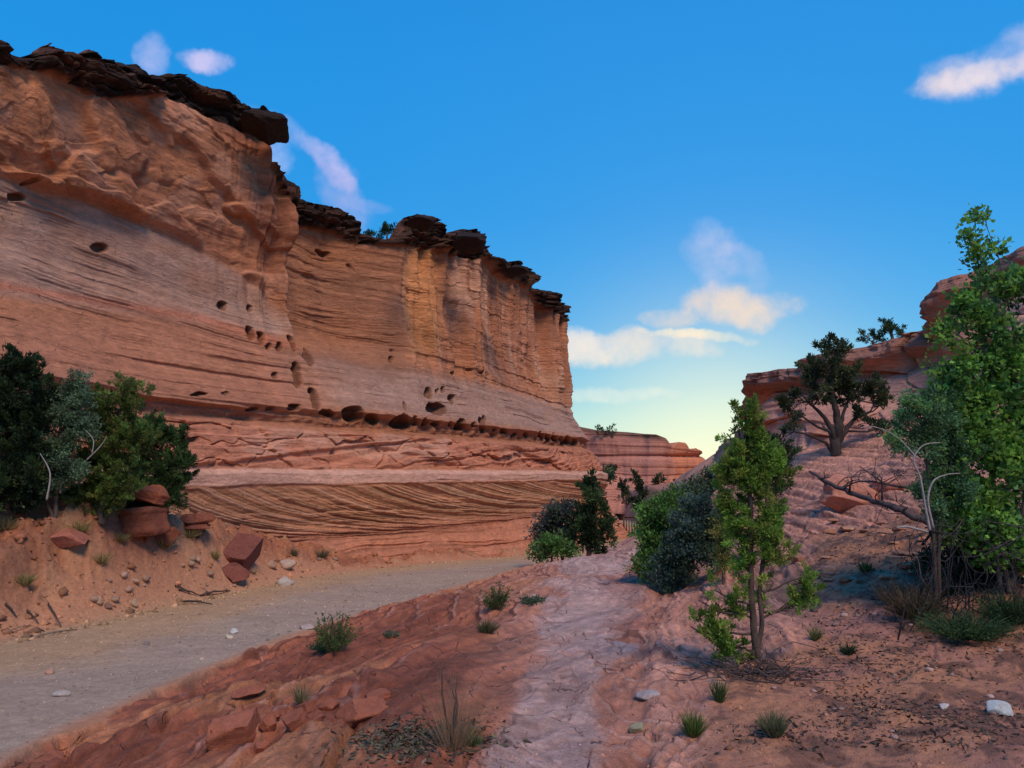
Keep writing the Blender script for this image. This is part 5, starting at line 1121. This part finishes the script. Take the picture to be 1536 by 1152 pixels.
# --- boulders, slabs and stones
RB = (.22, .07, .04); DR = (.19, .065, .05); PS = (.36, .23, .17)
def at_px(px, py): g = ground_hit(px, py); return g[1] / F
def stone(px, py, wpx, hpx, label, color=PS, seed=1, blocky=.5, layer=0, rotz=0, tilt=(0, 0), dep=.8, name='stone', cat='stone', group=None, sub=3, sink=.55, amp=.22):
    s = at_px(px, py)
    return rock(name, px, py, None, (wpx * s * .5, wpx * s * .5 * dep, hpx * s * .62), seed, color, label, cat, rotz, tilt, blocky, layer, group, sub, sink=sink, amp=amp)
stone(205, 797, 84, 40, 'large rounded red-brown boulder under the junipers, lower one of the stacked pair', RB, 301, .7, .05, .2, name='boulder', cat='boulder', sub=5, amp=.18)
g = ground_hit(205, 795); sp = g[1] / F
rock('boulder', 215, 762, g[1] + .15, (36 * sp, 28 * sp, 15 * sp), 302, (.33, .105, .06), 'pointed red boulder resting on top of the large rounded one', 'boulder', .4, (.1, .25), .6, .05, sub=5, sink=-.2)
stone(245, 812, 44, 26, 'small red-brown boulder at the right foot of the stacked pair', RB, 303, .6, .03, name='boulder', cat='boulder', sub=4)
stone(290, 792, 70, 22, 'long low heap of crumbly dark red rock right of the stacked boulders', (.22, .075, .05), 304, .3, .12, amp=.6, name='boulder', cat='boulder', sub=5)
stone(362, 850, 72, 48, 'dark red angular boulder with a flat cut face, leaning above the road', DR, 311, .75, .03, .9, (-.45, -.5), name='boulder', cat='boulder', sub=5, dep=.75, amp=.07)
stone(350, 862, 66, 24, 'flat dark red slab tilted under the angular boulder', DR, 306, .9, 0, -.2, (.1, .3), name='boulder', cat='boulder', sub=4, dep=.7, amp=.12)
stone(100, 813, 70, 26, 'flat layered red slab lying on the left bank', (.36, .13, .09), 307, .9, .10, .1, name='slab', cat='slab', sub=5, dep=.6, amp=.1)
stone(1497, 1068, 48, 22, 'large smooth bluish-white stone at the lower right', (.52, .56, .58), 308, .15, 0, .3, (0, .1), dep=.6, amp=.06, sub=4)
stone(1415, 1062, 16, 8, 'small pale stone left of the large bluish-white one', (.55, .50, .50), 309)
stone(957, 1096, 26, 12, 'small flat grey-green stone on the slickrock near the bottom', (.34, .31, .20), 310, .8, dep=.7)
stone(972, 1044, 36, 12, 'pale blue-grey patch of stone set in the slickrock', (.40, .33, .33), 311, .3, sink=.9)
stone(930, 970, 26, 10, 'pale grey stone lodged in the gully of the slickrock', (.36, .27, .27), 312, .4, sink=.8)
stone(350, 950, 14, 8, 'whitish stone on the gravel road, the brightest one', (.52, .52, .50), 313)
stone(343, 958, 14, 7, 'yellowish stone just below the brightest stone on the road', (.55, .46, .34), 314)
stone(92, 1044, 24, 9, 'flat grey stone alone on the near part of the road', (.42, .36, .33), 315)
stone(75, 1010, 14, 9, 'reddish stone on the near part of the road beside a small white one', (.45, .25, .18), 316)
stone(220, 967, 10, 8, 'small dark stone on the middle of the road', (.22, .17, .16), 317)
stone(460, 943, 26, 8, 'flat grey stone at the road edge left of the bushy green plant', (.40, .32, .29), 318, .8)
stone(430, 852, 28, 14, 'rounded pale stone below the dark red angular boulder, upper one', (.45, .33, .26), 319, .3)
stone(428, 878, 26, 14, 'rounded grey stone nearest the road below the dark red boulder', (.42, .36, .33), 320, .3)
stone(405, 850, 18, 12, 'brown stone between the angular boulder and the rounded pale stone', (.38, .24, .17), 321)
stone(200, 908, 16, 12, 'tan stone at the bank edge left of the driftwood', (.45, .31, .21), 322)
stone(148, 905, 14, 12, 'tan blocky stone on the bank, far left of the driftwood', (.42, .27, .18), 323)
stone(162, 912, 14, 10, 'dark stone beside the tan blocky stone on the bank', (.22, .13, .10), 324)
stone(1270, 720 + 38, 120, 50, 'pink rock outcrop with a shadowed underside on the right hillside', (.48, .20, .14), 325, .5, .10, .1, (0, .12), name='boulder', cat='outcrop', sub=5, dep=.5, amp=.25)
stone(1335, 735, 50, 26, 'small pink rock behind the long fallen branch', (.46, .20, .15), 326, .5, .1, name='boulder', cat='boulder', sub=4)
# broken slabs along the crack in the foreground rock
for k, (x, y, w, h, lb) in enumerate([(545, 1076, 74, 34, 'largest broken red slab, at the right end of the row of slabs'), (443, 1090, 46, 28, 'round-edged broken slab in the middle of the row'), (402, 1096, 26, 24, 'small thick broken block left in the row of slabs'), (460, 1068, 30, 14, 'thin broken slab behind the middle one'), (492, 1064, 34, 14, 'broken slab just left of the largest one'),
                                       (410, 1078, 24, 12, 'small flat broken slab at the left end of the row'), (350, 1110, 84, 36, 'wide low red slab below the left end of the row'), (478, 1078, 22, 12, 'small broken slab wedged beside the largest one'), (390, 1128, 26, 14, 'small broken block below the row of slabs'), (375, 1040, 50, 14, 'flat brown slab lifting above the row'), (565, 1050, 44, 12, 'low flat slab behind the largest broken slab')]):
    stone(x, y, w, h, lb, (.33, .11, .065) if k % 2 == 0 else (.30, .10, .06), 340 + k, .75, .04, .6, (.0, -.12), .75, 'slab', 'slab', 'broken slabs in the foreground rock', 4, .5, .10)
# scattered stones on the bank and the road edge
rng = np.random.default_rng(400)
spots = [(rng.uniform(130, 560), rng.uniform(838, 905)) for _ in range(46)]
spots = [(x, y) for x, y in spots if y > 955 - x * .28 - 40 and y < 965 - x * .22]
for k, (x, y) in enumerate(spots):
    w = rng.uniform(6, 17)
    stone(x, y, w, w * .55, 'small pale or brown stone scattered on the bank beside the gravel road', np.array(PS) * rng.uniform(.6, 1.25), 410 + k, .5, group='small stones scattered on the bank', sub=2)
for k in range(60):
    x = rng.uniform(1010, 1530); y = rng.uniform(880, 1148); w = rng.uniform(5, 13)
    if abs(x - 1130) < 60 and y < 1010: continue
    stone(x, y, w, w * .5, 'small stone lying on the sandy right foreground', np.array((.36, .24, .21)) * rng.uniform(.5, 1.4), 480 + k, .6, group='small stones on the right sand', sub=2)
for k in range(26):
    x = rng.uniform(1190, 1400); y = rng.uniform(775, 880); w = rng.uniform(14, 34)
    stone(x, y, w, w * .22, 'thin orange rock flake lying on the right slope', np.array((.44, .21, .13)) * rng.uniform(.7, 1.2), 560 + k, .8, .05, rng.uniform(0, 3), group='rock flakes on the right slope', sub=3, name='rock_flake', cat='rock flake')

# --- uncountable grit, gravel and leaf litter
def scatter(name, pts, sizes, cols, label, mat, flat=.6, seed=1, litter=False):
    rng = np.random.default_rng(seed); n = len(pts)
    if litter:
        a = rng.normal(size=(n, 3)); a[:, 2] *= .35; a /= np.linalg.norm(a, axis=1)[:, None]; s = np.cross(a, rng.normal(size=(n, 3)) + np.array([0, 0, 2])); s /= np.linalg.norm(s, axis=1)[:, None]
        L = sizes[:, None]; w = L * rng.uniform(.08, .4, (n, 1)); p = pts + np.array([0, 0, 1]) * (L * .15)
        V = np.stack([p - a * L - s * w * .3, p - s * w, p + a * L, p + s * w], 1); o = quads_obj(name, V, cols, mat)
    else:
        t = np.array([(1, 0, 0), (-1, 0, 0), (0, 1, 0), (0, -1, 0), (0, 0, 1), (0, 0, -1)], float)
        fc = np.array([(0, 2, 4), (2, 1, 4), (1, 3, 4), (3, 0, 4), (2, 0, 5), (1, 2, 5), (3, 1, 5), (0, 3, 5)])
        V = t[None] * rng.uniform(.6, 1.1, (n, 6, 1)); V += rng.normal(size=V.shape) * .15
        an = rng.uniform(0, 6.28, n); c, s = np.cos(an)[:, None], np.sin(an)[:, None]
        V = np.stack([V[..., 0] * c - V[..., 1] * s * .7, V[..., 0] * s + V[..., 1] * c * .7, V[..., 2] * flat], -1) * sizes[:, None, None] + pts[:, None]
        Fc = (fc[None] + np.arange(n)[:, None, None] * 6).reshape(-1, 3); m = len(Fc)
        o = link_mesh(name, V.reshape(-1, 3), Fc.ravel(), np.arange(m) * 3, np.full(m, 3), mat, np.repeat(cols, 6, 0))
    tagp(o, label, 'litter' if litter else 'gravel', kind='stuff'); return o
def sample(n, y0, y1, a0, a1, rng, keep):
    a = np.radians(rng.uniform(a0, a1, n)); r = np.exp(rng.uniform(math.log(y0), math.log(y1), n)); X = r * np.sin(a); Y = r * np.cos(a)
    h, C, rk, rd, sr = fine_h(X, Y, True); z0, dr, dl = base_h(X, Y); k = keep(rk, rd, sr, dl, X, Y, rng)
    return np.stack([X, Y, h], -1)[k], C[k]
rng = np.random.default_rng(700)
p, c = sample(26000, 3.6, 26, -36, 36, rng, lambda rk, rd, sr, dl, X, Y, r: ((sr > .6) & (r.random(len(X)) < .8)) | (rk > .5) & (r.random(len(X)) < .05))
sz = np.clip(rng.lognormal(math.log(.009), .55, len(p)), .003, .04) * np.clip(p[:, 1] / 6, 1, 2.2)
scatter('gravel', p, sz, np.clip(c * rng.uniform(.45, 1.5, (len(p), 1)), .02, .7), 'scattered grit and small chips on the sand of the right slope', M_STONE)
p, c = sample(26000, 8, 34, -38, 8, rng, lambda rk, rd, sr, dl, X, Y, r: (dl > -.4) & (dl < 5))
sz = np.clip(rng.lognormal(math.log(.026), .7, len(p)), .008, .22)
scatter('rubble', p, sz, np.clip(c * rng.uniform(.45, 1.5, (len(p), 1)), .02, .7), 'loose red and tan rubble over the left bank', M_STONE)
p, c = sample(22000, 5, 34, -40, 10, rng, lambda rk, rd, sr, dl, X, Y, r: rd > .5)
sz = np.clip(rng.lognormal(math.log(.010), .5, len(p)), .004, .035) * np.clip(p[:, 1] / 9, .8, 2)
scatter('gravel', p, sz, np.clip(c * rng.uniform(.5, 1.6, (len(p), 1)), .02, .75), 'pebbles strewn over the gravel road', M_STONE)
p, c = sample(32000, 3.6, 16, 6, 38, rng, lambda rk, rd, sr, dl, X, Y, r: (sr > .6) & (fbm(X * 1.6, Y * 1.6, 30, 4) + .12 * r.normal(size=len(X)) + .14 * (X > 3) > .10))
scatter('leaf_litter', p, rng.uniform(.008, .035, len(p)), col_var((.085, .06, .05), len(p), rng, .5, .1), 'dark leaf litter and twig bits on the sand of the right foreground', M_BARK, litter=True, seed=5)
cc = ground_hit(630, 1110); n = 2600
q = np.stack([cc[0] + rng.normal(size=n) * .22, cc[1] + rng.normal(size=n) * .17, np.zeros(n)], -1); q[:, 2] = fine_h(q[:, 0], q[:, 1])
scatter('leaf_litter', q, rng.uniform(.01, .04, n), col_var((.10, .085, .06), n, rng, .5, .1), 'dark mat of dead stems and litter around the foot of the tall dry grass', M_BARK, litter=True, seed=6)

# --- the metal fence across the road
def fence():
    a = P(936, 800, 51.5); b = P(980, 802, 51.0); a[2] = gz(a[0], a[1]); b[2] = gz(b[0], b[1]) 
    top = P(940, 776, 51.5)[2]
    root = empty('metal_fence', a); tagp(root, 'dark metal bar fence crossing the far end of the gravel road', 'fence')
    H = max(1.1, top - a[2]); d = b - a; L = math.hypot(d[0], d[1])
    for t in (0, 1): 
        m = Buf(); m.tube([(d[0] * t, d[1] * t, -.1), (d[0] * t, d[1] * t, H + .08)], .05, 8, (1, 1, 1)); m.build('post', M_METAL, root)
    for z in (.22, H): 
        m = Buf(); m.tube([(0, 0, z), (d[0], d[1], z)], .05, 6, (1, 1, 1)); m.build('rail', M_METAL, root)
    for k in range(1, 11):
        m = Buf(); t = k / 11; m.tube([(d[0] * t, d[1] * t, .2), (d[0] * t, d[1] * t, H)], .03, 5, (1, 1, 1)); m.build('bar', M_METAL, root)
fence()
